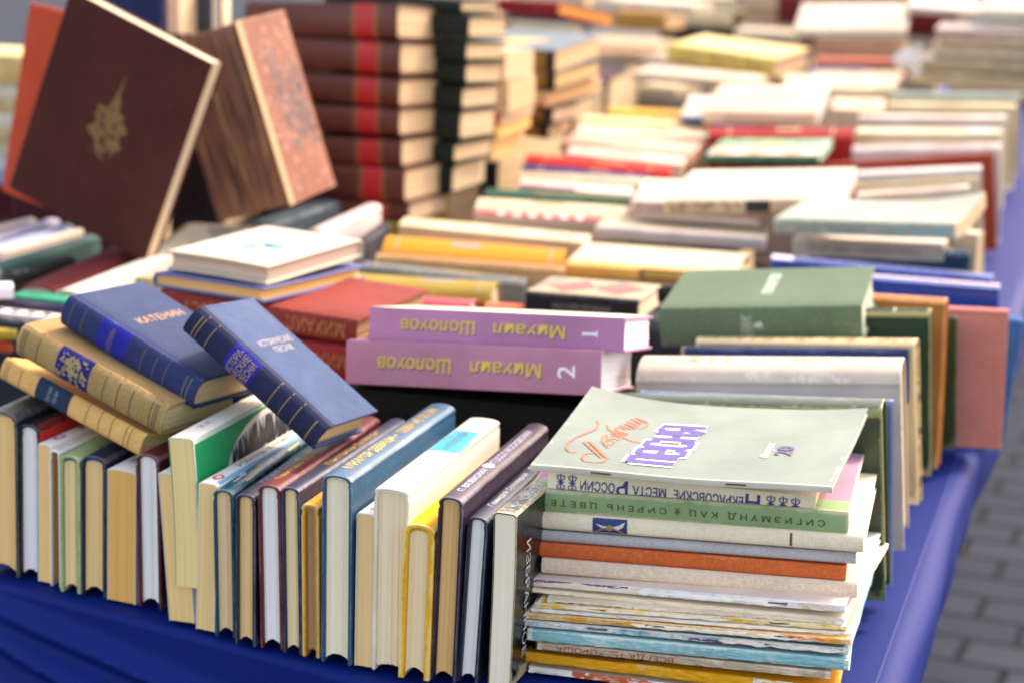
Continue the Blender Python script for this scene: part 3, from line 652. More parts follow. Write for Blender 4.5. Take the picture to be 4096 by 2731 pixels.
# ---- the corner stack
G='songbooks piled at the corner of the table'
def fx(s,c,h,col,w=None,r=.5,face='F',al='-u',**o): return (face,al,s,(c,0,r),h,w,col,o)
S('s18','b','d9cdb4','e6d8c0','pale booklet with orange patches at the very bottom of the corner stack',mat='paper',group=G,wear=.8,art=[('F','rect',(.15,.42,.1,1),'c85a1c'),('F','rect',(.52,1,.0,.9),'d89020')])
S('s17','b','e0a012','e8d9b8','bright yellow booklet near the bottom of the corner stack',mat='paper',group=G,wear=.35,wh='f0e0b0',spine='e0a012',
  art=[('U','rect',(.0,.33,.0,.3),'c8821c'),('F','rect',(.74,1,.0,1),'e6dccb')],text=[('U','-u','ОТРАДА',(.2,.10,1),.016,.09,'2a2218',{'bold':.02})])
S('s16','b','bda88c','d8c4a4','dull brown booklet with red lettering, squeezed over the bright yellow one',mat='paper',group=G,text=[fx('ВСЕГДА ТЫ ХОРОША',.27,.0052,'9a3030',.085)])
S('s15','b','86b6b8','e0d2b8','pale teal booklet with creased rounded spine in the corner stack',mat='paper',group=G,wear=.6,wh='d8dcd0',b=.002)
S('s14','b','68a6b6','e4d4bc','torn light blue booklet with a purple patch on its fold',mat='paper',warp=[('skew',0.012)],group=G,wear=.8,wh='efe6d8',torn=3,staples=(.21,.75),art=[('F','rect',(.52,.97,.0,.55),'7a2068')],tornc=('efe3d2','e6d6c0','d8ccc0'))
S('s13','b','d99c2a','e8d6b8','ragged ochre booklet with its fold torn open in long scraps',mat='paper',group=G,wear=.7,wh='efdcb8',torn=5,staples=(.38,.77),tornc=('efdfc8','e4c890','d86a24','efe3d2'))
S('s12','b','f0dfc0','ead9be','thin cream booklet with a ragged fold under the yellow streaked one',mat='paper',group=G,wear=.8,torn=3)
S('s11','b','e0b52a','e8d8bc','yellow streaked booklet with peeling fold and two staples',mat='paper',warp=[('skew',0.020)],group=G,wear=.7,wh='f0e6d0',torn=4,staples=(.17,.76),tornc=('efe3d2','e8c860'))
S('s10','b','e8d8bc','ead9be','very thin pale booklet with a dark pencil line on its fold',mat='paper',group=G,art=[('F','rect',(.03,.3,.2,.5),'3a4038')])
S('s09','b','f0e0c4','efe2d2','thin off-white booklet with clean folded edge, second below the beige clothbound book',mat='paper',warp=[('skew',0.024)],group=G,wear=.4)
S('s08','b','ead9cc','eee2d4','white booklet with a purple line and torn fold, right under the beige clothbound book',mat='paper',warp=[('skew',0.016)],group=G,wear=.8,torn=5,staples=(.14,.77),tornc=('f0e8e0','ead8bc','f2eee8'),art=[('F','rect',(.0,.34,.62,.95),'7a3a74'),('F','specks',(.3,.95,.05,.9,14,.006),'e0cda8')])
S('s07','h','d9bfa8','e6d8c2','beige clothbound book with a soot stained spine, right under the orange one',mat='canvas',group=G,wear=.3,b=.003,t=.0016)
S('s06','h','c25e2c','d8c6a8','orange clothbound book in the corner stack',mat='canvas',group=G,wear=.4,b=.0024,t=.0016)
S('s05','h','aba8aa','d8ccb8','thin grey linen book on top of the orange one',mat='canvas',group=G,wear=.35,b=.0024,t=.0014)
S('s04','h','eedcba','e4dac4','cream linen book with a blue and black emblem on its spine',mat='canvas',group=G,wear=.3,wh='b08a60',b=.003,t=.0016,
  art=[('F','rect',(.165,.275,.08,.92),'223a78'),('F','poly',[(.222,.1),(.275,.1),(.275,.92),(.235,.9),(.228,.5)],'15171c',.0004),('F','poly',[(.175,.62),(.19,.42),(.21,.30),(.226,.36),(.245,.30),(.262,.5),(.268,.8),(.252,.62),(.236,.5),(.22,.52),(.2,.5)],'e6e2d8',.0006),('F','line',([(.172,.1),(.2,.35),(.222,.45),(.238,.35),(.268,.08)],.0011),'a88a3c',.0008),('F','oval',(.22,.42,.010,.18),'a88a3c',.0009),('F','rect',(.778,.786,.12,.88),'6a5a20')])
S('s03','h','b48aa0','ddd0b8','mauve covered book with a green cloth spine lettered in dull gold',mat='paper',spine='8faa78',wrap=.016,group=G,wear=.6,b=.0026,t=.002,wh='cfc6a8',
  text=[fx('С И Г И З М У Н Д   К А Ц',.722,.0058,'5e4f1c',.096,.5,bold=.015),fx('С И Р Е Н Ь   Ц В Е Т Е Т',.245,.0058,'5e4f1c',.092,.5,bold=.015)],
  art=[('F','poly',[(.478+.012*(1 if k%2 else .42)*math.sin(k*math.pi/5),.5+.22*(1 if k%2 else .42)*math.cos(k*math.pi/5)) for k in range(10)],'6a5a24')])
def ornament(cx,n):
    o=[]
    for i in range(n):
        x=cx+(i-(n-1)/2)*.045
        for sx in (-1,1):
            for sy in (-1,1):
                o.append(('F','line',([(x,.5),(x+sx*.006,.5+sy*.10),(x+sx*.013,.5+sy*.16),(x+sx*.015,.5+sy*.27),(x+sx*.009,.5+sy*.32),(x+sx*.006,.5+sy*.25)],.0009),'3a3f92'))
        o.append(('F','line',([(x,.18),(x,.82)],.001),'3a3f92')); o.append(('F','line',([(x-.014,.5),(x+.014,.5)],.001),'3a3f92'))
        o.append(('F','oval',(x,.5,.004,.07),'3a3f92',.0003)); o.append(('F','oval',(x,.84,.003,.05),'3a3f92')); o.append(('F','oval',(x,.16,.003,.05),'3a3f92'))
    return o
S('s02','p','f2dfc0','dcc496','small cream paperback with blue decorated upside-down lettering on its spine',mat='cloth',group=G,wear=.3,b=.0006,t=.0005,
  art=ornament(.073,2)+ornament(.883,3),
  text=[fx('ЕКРАСОВСКИЕ',.608,.0076,'3a3f92',.050,.47,bold=.02),fx('Н',.772,.0115,'3a3f92',.0105,.5,bold=.02),fx('МЕСТА',.388,.0076,'3a3f92',.0245,.47,bold=.02),fx('Р',.285,.0115,'3a3f92',.0085,.5,bold=.02),fx('ОССИИ',.192,.0076,'3a3f92',.0255,.47,bold=.02)])
def slab(word,u0,v0,wv,hu,gap,shift,wd,col,lift):
    """fat poster letters drawn with broad strokes; they read away from the camera, tops towards the left end"""
    K={'п':[[(-.12,1),(1.12,1)],[(.1,0),(.1,1)],[(.9,0),(.9,1)]],'е':[[(1,.2),(.8,0),(.2,0),(0,.22),(0,.78),(.2,1),(.8,1),(1,.78),(1,.5),(.1,.5)]],
       'с':[[(1,.25),(.8,0),(.2,0),(0,.22),(0,.78),(.2,1),(.8,1),(1,.75)]],'н':[[(.05,0),(.05,1)],[(.95,0),(.95,1)],[(.05,.5),(.95,.5)]],'я':[[(.95,0),(.95,1),(.25,1),(.02,.85),(.02,.62),(.25,.48),(.95,.48)],[(.5,.48),(.05,0)]]}
    out=[]
    for i,ch in enumerate(word):
        for st in K[ch]:
            out.append(('U','line',([(u0+shift*i-hu*y,v0+(wv+gap)*i+wv*x) for x,y in st],wd),col,lift))
    return out
SC1=dict(word='песня',u0=.462,v0=.135,wv=.082,hu=.15,gap=.026,shift=.006)
scr=[[(.098,.621,.5),(.114,.578),(.12,.505),(.1,.448),(.075,.369),(.065,.294),(.072,.226),(.095,.182),(.12,.189)],[(.239,.165,.5),(.233,.141),(.231,.102),(.204,.085),(.168,.085),(.149,.128),(.148,.177),(.179,.205),(.216,.215,.5)],
     [(.113,.328,1.4),(.21,.154,1.4)],[(.129,.342,1.4),(.227,.159,1.4)],[(.187,.388),(.166,.455,.5),(.16,.432),(.173,.354),(.205,.291,1.3),(.217,.295,.5)],
     [(.19,.32),(.21,.33),(.214,.375),(.195,.39),(.18,.36),(.19,.32)],[(.186,.395),(.205,.42,1.2),(.224,.40),(.222,.44),(.2,.46),(.185,.44)],
     [(.18,.48),(.195,.455),(.222,.47),(.2,.50),(.18,.49)],[(.183,.50),(.228,.475),(.236,.50)],[(.18,.53),(.235,.495,1.3)],[(.188,.53),(.18,.56),(.196,.58),(.215,.55)],
     [(.141,.585,.5),(.159,.526),(.216,.457),(.267,.409),(.313,.391),(.33,.375),(.33,.341),(.314,.331,.5)],
     [(.183,.60),(.235,.565,1.3),(.245,.585),(.195,.63)],[(.195,.63),(.245,.60,1.3),(.252,.62)],[(.198,.665),(.242,.63,1.3),(.25,.655),(.205,.70)],[(.205,.70),(.252,.66,1.3),(.262,.68),(.215,.725)],[(.215,.725),(.262,.69,1.2),(.272,.672),(.277,.631),(.268,.60),(.259,.584,.5)]]
s1=S('s01','b','7f8a80','efe6d8','grey-green songbook with orange script and purple lettering, lying on top of the corner stack',mat='paper',group=G,wear=.28,wh='e8e2d2',b=.0012,jagged=0,spine='cfcab8',staples=(.21,.66),
  warp=[('sad',.012),('fan',-.004),('cor',-.004,'r'),('wav',.0009,7,1)],
  art=[('U','line',(q,.0013),'d0663a',.0006) for q in scr]+slab(wd=.0118,col='f0efe8',lift=.0005,**SC1)+slab(wd=.0066,col='4f3f8c',lift=.0009,**SC1),
  text=[('U','+v','Выпуск',(.742,.38,1),.0075,.030,'f4f5f0',{'shear':.35,'lift':.0007,'bold':.01}),('U','+v','20',(.795,.385,1),.0125,.018,'5a4280',{'lift':.0007,'bold':.02})])
# ---- the row along the table's side
G='books standing along the side edge of the table'
S('r01','h','1f3a24','e8dcc4','tall dark green leather hardback standing right behind the corner stack',mat='leather',group=G,b=.007,wh='7f8a50',wear=.7)
S('r02','h','5b6688','d8ccb8','thin blue-grey book with a frayed corner behind the tall green one',mat='cloth',group=G,wear=.9)
S('r03','h','e0d8d4','ead9bd','thick white hardback with rounded spine under the green numbered volume',mat='paper',group=G,b=.012,wear=.4,text=[('U','+u','Ж.В.',(.17,.5,1),.012,.03,'9a9490'),('U','+u','III',(.28,.5,1),.014,.03,'c8a468'),('U','+u','СТИХИ',(.66,.5,1),.010,.035,'b8985c')])
S('r04','h','1e2f5a','e6dccc','thin navy book standing behind the thick white hardback',mat='cloth',group=G)
S('r05','h','d8c8a0','e0d0b0','cream patterned book with gold flecks and black bars on its side',mat='paper',group=G,wear=.8,art=[('R','rect',(.2,.9,.12,.16),'17130f'),('R','rect',(.2,.9,.42,.46),'17130f'),('R','rect',(.2,.9,.62,.66),'17130f'),('R','specks',(.2,.9,.02,.98,60,.004),'a8843a'),('U','specks',(.05,.97,.1,.9,80,.004),'a8843a')])
S('r06','h','6a3c30','cfb894','thin reddish brown book between the patterned one and the dark green one',mat='cloth',group=G)
S('r07','h','203622','d9ccb4','dark green hardback with a pale worn spine, beside the tan paperboard one',mat='cloth',group=G,wear=.8,wh='a8a070')
S('r08','h','b87638','e0bc78','tan orange hardback with its yellow pages showing at the end',mat='paper',group=G)
S('r09','h','2c3a1c','d8ccb0','thin olive dark book pressed against the salmon pink one',mat='cloth',group=G)
S('r10','h','c07a6c','e4d4c8','wide salmon pink book jutting out past the table edge',mat='cloth',group=G,wear=.35)
S('r11','h','2f5f90','e0dccc','blue hardback jutting out farthest past the table edge behind the pink one',mat='cloth',group=G)
S('r12','h','1c347e','e4dce0','royal blue hardback with a pale pink band along its top, nearer of two alike',mat='gloss',group=G,art=[('U','rect',(0,1,.45,.98),'d8ccd8')],b=.002)
S('r13','h','1f3a8a','e0d8d8','royal blue hardback lying farther back, with a pale label at one end of its spine',mat='gloss',group=G,art=[('U','rect',(.0,.1,.05,.95),'d8ccd8')],b=.004)
S('r14','h','1a3a50','b8ccd0','dark teal blue hardback under the white paperback with the lettered spine',mat='cloth',group=G)
S('r15','p','e6d8c4','ecd8bc','cream paperback end leaning beside the dark teal blue book',mat='paper',group=G,warp=[('lean',.004)])
S('r16','h','8a3114','dcc4a4','tall brick brown hardback slanting over the side row',mat='cloth',group=G,wear=.3)
S('r17','h','dcd4d8','ead4cc','tall white hardback with pinkish pages right behind the brick brown one',mat='paper',group=G)
S('r18','p','e4dcc4','ead8c8','cream spined thick paperback behind the tall white hardback',mat='paper',group=G,art=[('U','rect',(.78,.92,.1,.9),'bccfd4')])
S('r19','p','e8dcdc','e0c8c4','pinkish white thick book, second behind the tall white hardback',mat='paper',group=G)
S('r20','p','e6d8b4','b0804a','pale yellow thick book with tan end, third behind the tall white hardback',mat='paper',group=G)
S('r21','h','b4b4a4','8a5028','grey-teal thick book with brown end before the pile of pale magazines',mat='paper',group=G,art=[('U','rect',(.02,.98,.05,.35),'7fa0a0')])
S('r22','p','e0d4cc','e4d8c8','off-white thin paperback slanting, lowest of three beside the brick brown hardback',mat='paper',group=G,text=[('U','+u','ПУТЕШЕСТВИЯ',(.62,.5,1),.007,.08,'8a8494')])
S('r23','p','e0d4bc','e8dcc0','cream paperback slanting in the middle of three beside the brick brown hardback',mat='paper',group=G,art=[('U','rect',(0,1,.03,.22),'b8a868')])
S('r24','p','dcd6dc','e4dce0','white paperback with a blue line slanting against the brick brown hardback',mat='paper',group=G,art=[('U','rect',(0,1,.03,.18),'2f6a80')])
S('r25','h','8a1614','d8c0a0','long dark red hardback under the thick white book with dark print',mat='cloth',group=G,b=.008,wear=.3)
S('r26','p','dcd0c0','e0ccb4','pale grey-pink thick paperback behind the yellowish volume, near the far brown spines',mat='paper',group=G)
S('r27','p','e0d8b8','e4d4b4','pale yellow-green paperback lying in the far rows behind the thick white book',mat='paper',group=G)
S('r28','p','e4ccb4','e4c8b8','peach coloured book in the far rows beside the pale yellow one',mat='paper',group=G)
S('r29','p','dcc4b4','dcc4b4','dull pink book in the far rows under the stained brown spines',mat='paper',group=G)
# ---- middle rows
G='books standing spine up in the middle rows'
S('m01','h','b47a0e','e8dcc4','large bright mustard yellow hardback in the middle rows',mat='cloth',group=G,b=.016,wear=.3,wh='f0c860')
S('m02','h','8f7c30','e4dcc8','olive yellow hardback between the brick red book and the mustard one',mat='cloth',group=G,b=.014,wear=.4,wh='d8c468')
S('m03','h','6a6c6a','d8ccb8','grey hardback right behind the olive yellow one',mat='cloth',group=G)
S('m04','h','b08a58','d8ccb8','thin brown and lilac striped book in front of the mustard yellow one',mat='cloth',group=G,art=[('U','rect',(0,1,.5,.95),'8f8898'),('U','rect',(.05,.95,.08,.42),'b07a30')])
S('m05','p','e2d4bc','e8d8c0','cream paperback right behind the mustard yellow one',mat='paper',group=G)
S('m06','h','ded2bc','e8d4a8','white covered book with an orange spine and small black label beside the mustard one',mat='paper',spine='d8a04c',wrap=.012,group=G,art=[('F','rect',(.45,.72,.25,1),'3a3020'),('F','rect',(.47,.70,.4,.85),'c89a3c',.0004)])
S('m07','h','d8ccb8','b0a49a','pale book with a spine coloured grey as in shade, lying behind the white orange-spined one',mat='paper',spine='b8aaa0',group=G)  # grey spine colour stands in for the shade on its front
S('m08','h','c9b8a8','e4d0c0','black and red dotted narrow book behind the cream paperback',mat='paper',group=G,art=[('U','rect',(0,1,.55,.98),'20242a'),('U','rect',(0,.97,.05,.5),'a83038')]+[('U','oval',(.2+i*.12,.25,.03,.2),'efe4dc',.0004) for i in range(6)])
S('m09','h','e2d6bc','e8dcc8','broad cream hardback before the green and gold lettered one',mat='cloth',group=G,b=.01)
S('m10','h','23503f','e0d0b4','dark green hardback lettered in gold in the middle rows',mat='cloth',group=G,text=[('U','+u','СОБРАНИЕ СОЧИНЕНИЙ',(.66,.5,1),.018,.13,'b8963c',{'bold':.01})])
S('m11','p','e4d8d8','e0d0cc','pinkish white paperback with a maroon foot behind the green and gold one',mat='paper',group=G,art=[('U','rect',(0,.5,.0,.2),'7a3a58')])
S('m12','p','a8947c','d8c8b0','tan paperback with faint lettering before the navy one',mat='paper',group=G,text=[('U','+u','БИБЛИОТЕКА РОМАНОВ',(.6,.5,1),.014,.12,'d8c8a0')])
S('m13','h','232a5e','d8ccb8','navy hardback right in front of the scarlet one',mat='cloth',group=G)
S('m14','h','b4221e','dcc8ac','scarlet hardback in the middle rows',mat='cloth',group=G,b=.012,wear=.2)
S('m15','p','ecd8cc','e8d4c4','pale pink-white paperback behind the scarlet hardback',mat='paper',group=G)
S('m16','p','d89a84','e0b8a4','salmon covered book lying flat behind the scarlet hardback',mat='paper',group=G)
S('m17','p','ecdcc4','e4d0b4','cream thick book behind the salmon covered one',mat='paper',group=G)
S('m18','p','e4c888','e0cca0','soft yellow book behind the cream thick one',mat='paper',group=G)
S('m19','h','cf942c','e0c490','ochre orange book at the end of the middle rows before the dark gap',mat='cloth',group=G)
# ---- flat on the rows
G='books lying flat on top of the rows'
S('g01','h','53664f','c9dcdc','grey-green linen hardback with a white printed title, lying on the side row',mat='canvas',group=G,wear=.3,b=.002,warp=[('fan',.002)],
  art=[('U','rect',(.475,.535,.30,.86),'4a7a50')],text=[('U','+v','ЛЕРМОНТОВ',(.505,.58,1),.0105,.066,'e8ece0',{'lift':.0006}),('F','+w','СОБР',(.425,0,.5),.006,.022,'b8c4b0'),('F','+w','5',(.495,0,.55),.007,.0065,'d8dcd0',{'bold':.02}),('F','+w','СОЧ',(.455,0,.5),.005,.02,'b8c4b0')])
S('g02','p','e0d6d0','dcc8a8','white paperback with grey upside-down spine lettering, under the mint green one',mat='paper',group=G,text=[('F','-u','Ирина Муравьёва',(.64,0,.45),.008,.075,'6a6670'),('F','-u','День ангела',(.24,0,.45),.008,.05,'6a6670')])
S('g03','p','b2c2ba','ecd6bc','mint green paperback with curling cover lying on the white lettered one',mat='paper',group=G,warp=[('cor',.012,'r'),('bow',-.003)],wear=.5,text=[('F','-u','ДЕРЕВЕНСКИЕ РАССКАЗЫ',(.32,0,.5),.008,.09,'5a7a74')],art=[('F','specks',(.55,.95,.2,.8,14,.006),'7fb0a8')])
S('g04','p','ded5c8','d8d0e0','white covered book with a square black label on its mottled spine',mat='paper',spine='cdb08a',group=G,art=[('F','rect',(.46,.60,.08,.92),'241f1a'),('F','specks',(.02,.44,.1,.9,60,.004),'8a7a64')],text=[('U','+u','Повесть',(.5,.45,1),.03,.09,'b8b0ac',{'shear':.3})])
S('g05','p','e6dcce','b8a8a0','cream book with a grey-brown spine, partly under the white one with the black label',mat='paper',spine='b0988c',group=G)
S('g06','h','4f8a5c','c9d8e4','green patterned hardback with a row of small faces and a dark green spine',mat='gloss',spine='10563a',group=G,art=[('U','rect',(.03,.97,.05,.38),'d8b894',.0002)]+[('U','oval',(.1+i*.16,.21,.05,.13),('e8d8c8' if i%2 else 'b88a6c'),.0004) for i in range(6)]+[('U','specks',(.05,.95,.45,.95,40,.012),'8fb07c',.0003),('U','specks',(.3,.6,.5,.95,9,.012),'c8b04c',.0004)])
S('g07','p','dcd2ba','d0d4ea','thick white book with dark print on its cover, lying over the long dark red one',mat='paper',spine='ddccaa',group=G,text=[('U','+u','ДОКТОР',(.5,.55,1),.03,.06,'4a5a68'),('F','-u','ПОЛНОЕ СОБРАНИЕ',(.5,0,.5),.01,.12,'c0a888')])
S('g08','h','dad8d2','e8e4dc','white covered book with a blue spine peeking out from under the thick white book',mat='paper',spine='1c4c80',group=G)
S('g09','h','d8c07c','e8c8b8','big straw yellow volume lying askew in the far rows',mat='paper',spine='c9b45c',group=G,wear=.3,art=[('F','specks',(.1,.9,.1,.9,70,.008),'a8924a')])
S('g10','p','e4d6c4','e0ccb0','cream thick paperback under the straw yellow volume',mat='paper',group=G)
S('g11','h','dcd6c8','f0ece0','large white book lying high on the far brown spines',mat='paper',group=G,text=[('F','-u','АТЛАС МИРА',(.5,0,.5),.012,.12,'a89080')])
S('g12','h','b07a3c','d8b890','brown volume with a coloured strip right under the large white book',mat='paper',group=G,art=[('F','rect',(0,1,.45,.6),'7a94b0'),('F','rect',(.1,.4,.6,.75),'c86a2c')])
S('g13','h','a8482c','d8b8a4','rusty red and grey volume, second under the large white book',mat='paper',group=G,art=[('F','rect',(.12,1,.35,.75),'6a6a58')])
S('g14','p','d8ccb4','dccbb0','pale grey book lying far behind the straw yellow volume',mat='paper',group=G)
G='mauve volumes of one set'
def shol(c,r):
    return [fx('Михаил',.635,.0118,'d8bc40',.062,r,bold=.012),fx('Шолохов',.275,.0125,'d8bc40',.066,r,bold=.012)]
S('p2','h','ae7a95','eeecf6','lower mauve volume numbered 2 with yellow upside-down lettering',mat='paper',group=G,b=.0004,t=.0022,wear=.25,concave=.001,text=[(f,a,b,c,h,w,'4a3a58',dict(o,lift=.0002)) for f,a,b,(c0,c1,c2),h,w,col,o in shol(0,.5) for c in [(c0+.003,c1,c2-.03)]]+shol(0,.5)+[fx('2',.868,.015,'eceaf2',.0105,.5,al='+w',bold=.005)])
S('p1','h','a9759b','eeecf6','upper mauve volume numbered 1 with yellow upside-down lettering',mat='paper',group=G,b=.0004,t=.0022,wear=.25,concave=.001,text=[(f,a,b,c,h*.93,w,'4a3a58',dict(o,lift=.0002)) for f,a,b,(c0,c1,c2),h,w,col,o in shol(0,.5) for c in [(c0+.003,c1,c2-.03)]]+[(f,a,b,c,h*.93,w,col,o) for f,a,b,c,h,w,col,o in shol(0,.5)]+[],
  art=[('U','rect',(.004,.996,.004,.996),'dccdb4')]+[('F','poly',[(.868+u/.224,.5+w/.029) for u,w in ((-.0065,.0010),(-.0066,-.0026),(-.0056,-.0012),(.0050,-.0012),(.0058,-.0028),(.0066,-.0030),(.0066,.0030),(.0058,.0028),(.0050,.0010))],'eceaf2',.0004)])
G='books behind the front row'
S('b1','h','a89878','d8c4b0','small book with red diamonds on a grey cover and a black spine',mat='paper',spine='17171a',group=G,b=.0006,t=.0016,
  art=[('U','poly',[(.10,.45),(.30,.15),(.52,.5),(.36,.92)],'b8463c'),('U','poly',[(.58,.35),(.78,.2),(.95,.62),(.80,.8)],'b8463c'),('U','poly',[(.5,.55),(.58,.35),(.80,.8),(.66,.95)],'5a5648',.0003),('U','poly',[(.0,.2),(.10,.45),(.2,.9),(.02,.95)],'7a7464',.0003)],text=[('F','-u','МАРИНА ЦВЕТАЕВА СТИХИ',(.5,0,.45),.006,.06,'8a8884')])
S('d1','h','7a2e26','a88a64','brick red hardback lettered in gold, lying on another red one',mat='cloth',group=G,b=.003,wear=.3,text=[('F','-u','МИХАИЛ',(.80,0,.5),.013,.06,'b07a3c'),('F','-u','ДОСТ',(.22,0,.5),.014,.04,'b07a3c')])
S('d2','h','7a1c1c','a88a64','darker red hardback lettered in gold at the bottom of its pair',mat='cloth',group=G,b=.003,wear=.3,text=[('F','-u','МИХАИЛ',(.80,0,.5),.013,.06,'a0703c')])
S('d3','h','a81420','d8c8b0','small crimson book peeping out behind the upper mauve volume',mat='gloss',group=G,b=.012)
S('d4','h','b85a3c','e0c8b0','small orange-red book beside the black spined one with diamonds',mat='cloth',group=G)
S('w1','h','5a6290','d8b478','lavender blue hardback with tan pages under the white one',mat='cloth',group=G,b=.004,wear=.35)
S('w2','h','dedad2','e2d6d6','white hardback with a blue drawing on its cover, lying corner towards the front row',mat='paper',group=G,b=.003,wear=.3,warp=[('bow',.001)],
  art=[('U','poly',[(.36,.38),(.45,.52),(.60,.56),(.66,.50),(.74,.40),(.58,.40),(.52,.34),(.42,.30)],'5a9cb8'),('U','poly',[(.44,.44),(.55,.52),(.60,.46),(.5,.42)],'24485e',.0004),('U','oval',(.5,.42,.04,.03),'e0eef0',.0006)],text=[('U','+u','Стихи',(.68,.72,1),.006,.04,'b8c0d0')])
S('w3','h','dcd2be','dcc08c','pale grey-cream board book with a dark printed picture behind the white hardback',mat='paper',spine='8a7a50',group=G,art=[('U','specks',(.45,.85,.5,.9,22,.012),'4a4c48')])
G='small books pulled over the front row'
ln=lambda x,c:('F','rect',(x,x+.006,.0,1),c)
S('t1','h','cfa05e','d8bc8c','tan cloth volume with a dark blue label, lowest of the tilted pile',mat='canvas',group=G,b=.003,wear=.35,bands=[(.262,.50,'1a2c48','cloth')],
  art=[ln(x,'8a6a30') for x in (.03,.05,.14,.62,.71,.79,.885,.915)],text=[('F','+w','Русская',(.36,0,.5),.006,.012,'8f9c9a',{'lift':.0006}),('F','+w','басня',(.40,0,.5),.005,.010,'8f9c9a',{'lift':.0006})])
S('t2','h','9c7f50','d4bc90','brown cloth volume with a speckled blue label in the tilted pile',mat='canvas',group=G,b=.006,wear=.4,bands=[(.275,.50,'1d1f6a','cloth')],
  art=[ln(x,'4c4a24') for x in (.03,.05,.14,.60,.69,.78,.91,.935,.95)]+[('F','specks',(.28,.49,.08,.92,70,.0022),'a8905c',.0005),('F','specks',(.33,.43,.2,.8,40,.0028),'a8905c',.0006)])
S('t3','h','2b3a5c','dcc49a','blue-grey cloth volume lying on the brown one, with a faded gold title',mat='cloth',spine='232c58',group=G,b=.006,wear=.3,wh='8a8fae',bands=[(.27,.49,'1a208a','cloth')],
  art=[ln(x,'5a5648') for x in (.06,.15,.60,.69,.77)]+[('F','rect',(.91,.915,.1,.9),'8a7444'),('F','rect',(.94,.945,.1,.9),'8a7444')],text=[('U','+v','КАТЕНИН',(.373,.584,1),.009,.056,'b08a5c',{'bold':.01}),('F','+w','КАТЕНИН',(.37,0,.5),.005,.02,'8a6a50',{'lift':.0006})])
S('t4','h','36486a','c4ac84','blue-grey cloth volume sliding down the front, with bright blue label lettered in gold',mat='cloth',spine='191f40',group=G,b=.006,wear=.3,wh='9298b4',bands=[(.305,.50,'1a2088','cloth')],
  art=[ln(x,'8a7a3c') for x in (.085,.16,.64,.725,.81)]+[('F','rect',(.06,.066,.1,.9),'9a8444'),('F','rect',(.925,.932,.1,.9),'9a8444')],
  text=[('F','+w','ИСТОРИ-',(.352,0,.5),.0062,.021,'b89a52',{'lift':.0006}),('F','+w','ЧЕСКИЕ',(.405,0,.5),.0062,.020,'b89a52',{'lift':.0006}),('F','+w','ПЕСНИ',(.458,0,.5),.0062,.018,'b89a52',{'lift':.0006}),('U','+v','ИСТОРИЧЕСКИЕ',(.347,.60,1),.0065,.056,'a09a9c'),('U','+v','ПЕСНИ',(.41,.61,1),.0065,.03,'a09a9c')])
# ---- left rows
G='books standing spine up behind the tilted pile'
for k,c,l in [('l1','c0b4a8','dusty beige book, first of the slanting row below the brown emblem cover'),('l2','aaa4b4','lilac grey book in the slanting row, second from the dusty beige end'),('l3','98a4c0','pale blue book in the slanting row beside the pinkish cream one'),('l4','d4bcac','pinkish cream book in the slanting row between pale blue and slate green'),('l5','4c6860','slate green book in the slanting row'),('l6','1c1a18','black book with pale flowers on its spine in the slanting row'),('l7','541418','wide dark red book in the slanting row beside the long white one'),('l8','d4c8b8','long white book running in under the white hardback')]:
    S(k,'h',c,'e0d4c0',l,mat='cloth',group=G,wear=.3,art=[('U','specks',(.1,.9,.05,.6,16,.006),'8fa098')] if k=='l6' else ())
S('y1','p','2f9a72','d8d4c8','small bright green book at the left end, behind the blue-grey tilted volume',mat='paper',group=G)
S('y2','h','2c2640','d8c8b0','thin dark purple book in front of the small bright green one',mat='cloth',group=G)
S('y3','p','d8d0cc','d8d0c8','white book with black piano key stripes on its spine',mat='paper',group=G,art=[('U','rect',(.02+i*.1,.06+i*.1,.2,.7),'201c20') for i in range(10)])
S('y4','h','23252c','d8ccb8','black speckled thin book below the piano striped one',mat='cloth',group=G,art=[('U','specks',(0,1,.1,.9,40,.003),'9a9aa0')])
S('y5','h','c09c30','d8b878','gold yellow small volume cut by the frame, above the orange one',mat='paper',group=G)
S('y6','h','c84c14','a82a14','vivid orange volume cut by the frame behind the tilted pile',mat='paper',group=G)
S('y7','p','dfe0ec','c8d4e8','tiny white and light blue booklet at the frame edge beside the green one',mat='paper',group=G)
S('x8','h','24343c','c8bca8','dark slate hardback under the old pink book',mat='cloth',group=G)
S('x9','h','c8b4b0','d8c8c0','dusty pink spined book running up to the brown stack',mat='cloth',group=G)
S('x10','h','24262c','d0c4b4','thin black book beside the dusty pink spined one',mat='cloth',group=G)
G='upright books at the back'
EM=[(.5,.70),(.54,.66),(.55,.60),(.60,.585),(.585,.555),(.625,.545),(.64,.51),(.60,.49),(.61,.455),(.635,.43),(.60,.40),(.585,.36),(.56,.385),(.53,.375),(.545,.335),(.50,.345),(.465,.375),(.45,.415),(.41,.43),(.375,.455),(.41,.48),(.43,.51),(.40,.535),(.42,.56),(.40,.58),(.435,.595),(.465,.585),(.48,.62),(.495,.65)]
OE=random.Random(21)
S('e1','h','43190f','e2cfb2','dark brown leather book with a gold horseman emblem, propped up askew',mat='cloth',group=G,b=.004,wear=.15,sq=.002,name='hardback_book',
  art=[('F','poly',[(.52+(p-.52)*.98,.5+(q-.5)*.92) for p,q in EM],'7c5a24')]+[('F','oval',(.52+OE.uniform(-.09,.08),.48+OE.uniform(-.13,.11),OE.uniform(.005,.012),OE.uniform(.005,.012)),'43190f',.0004) for _ in range(26)]+[('F','oval',(.50,.43,.02,.02),'43190f',.0004),('F','oval',(.47,.50,.012,.018),'43190f',.0004),('F','oval',(.55,.47,.016,.012),'43190f',.0004),('F','oval',(.53,.41,.015,.01),'43190f',.0004),('F','line',([(.5,.6,.4),(.515,.68),(.52,.76,.3)],.003),'7f5a20')])
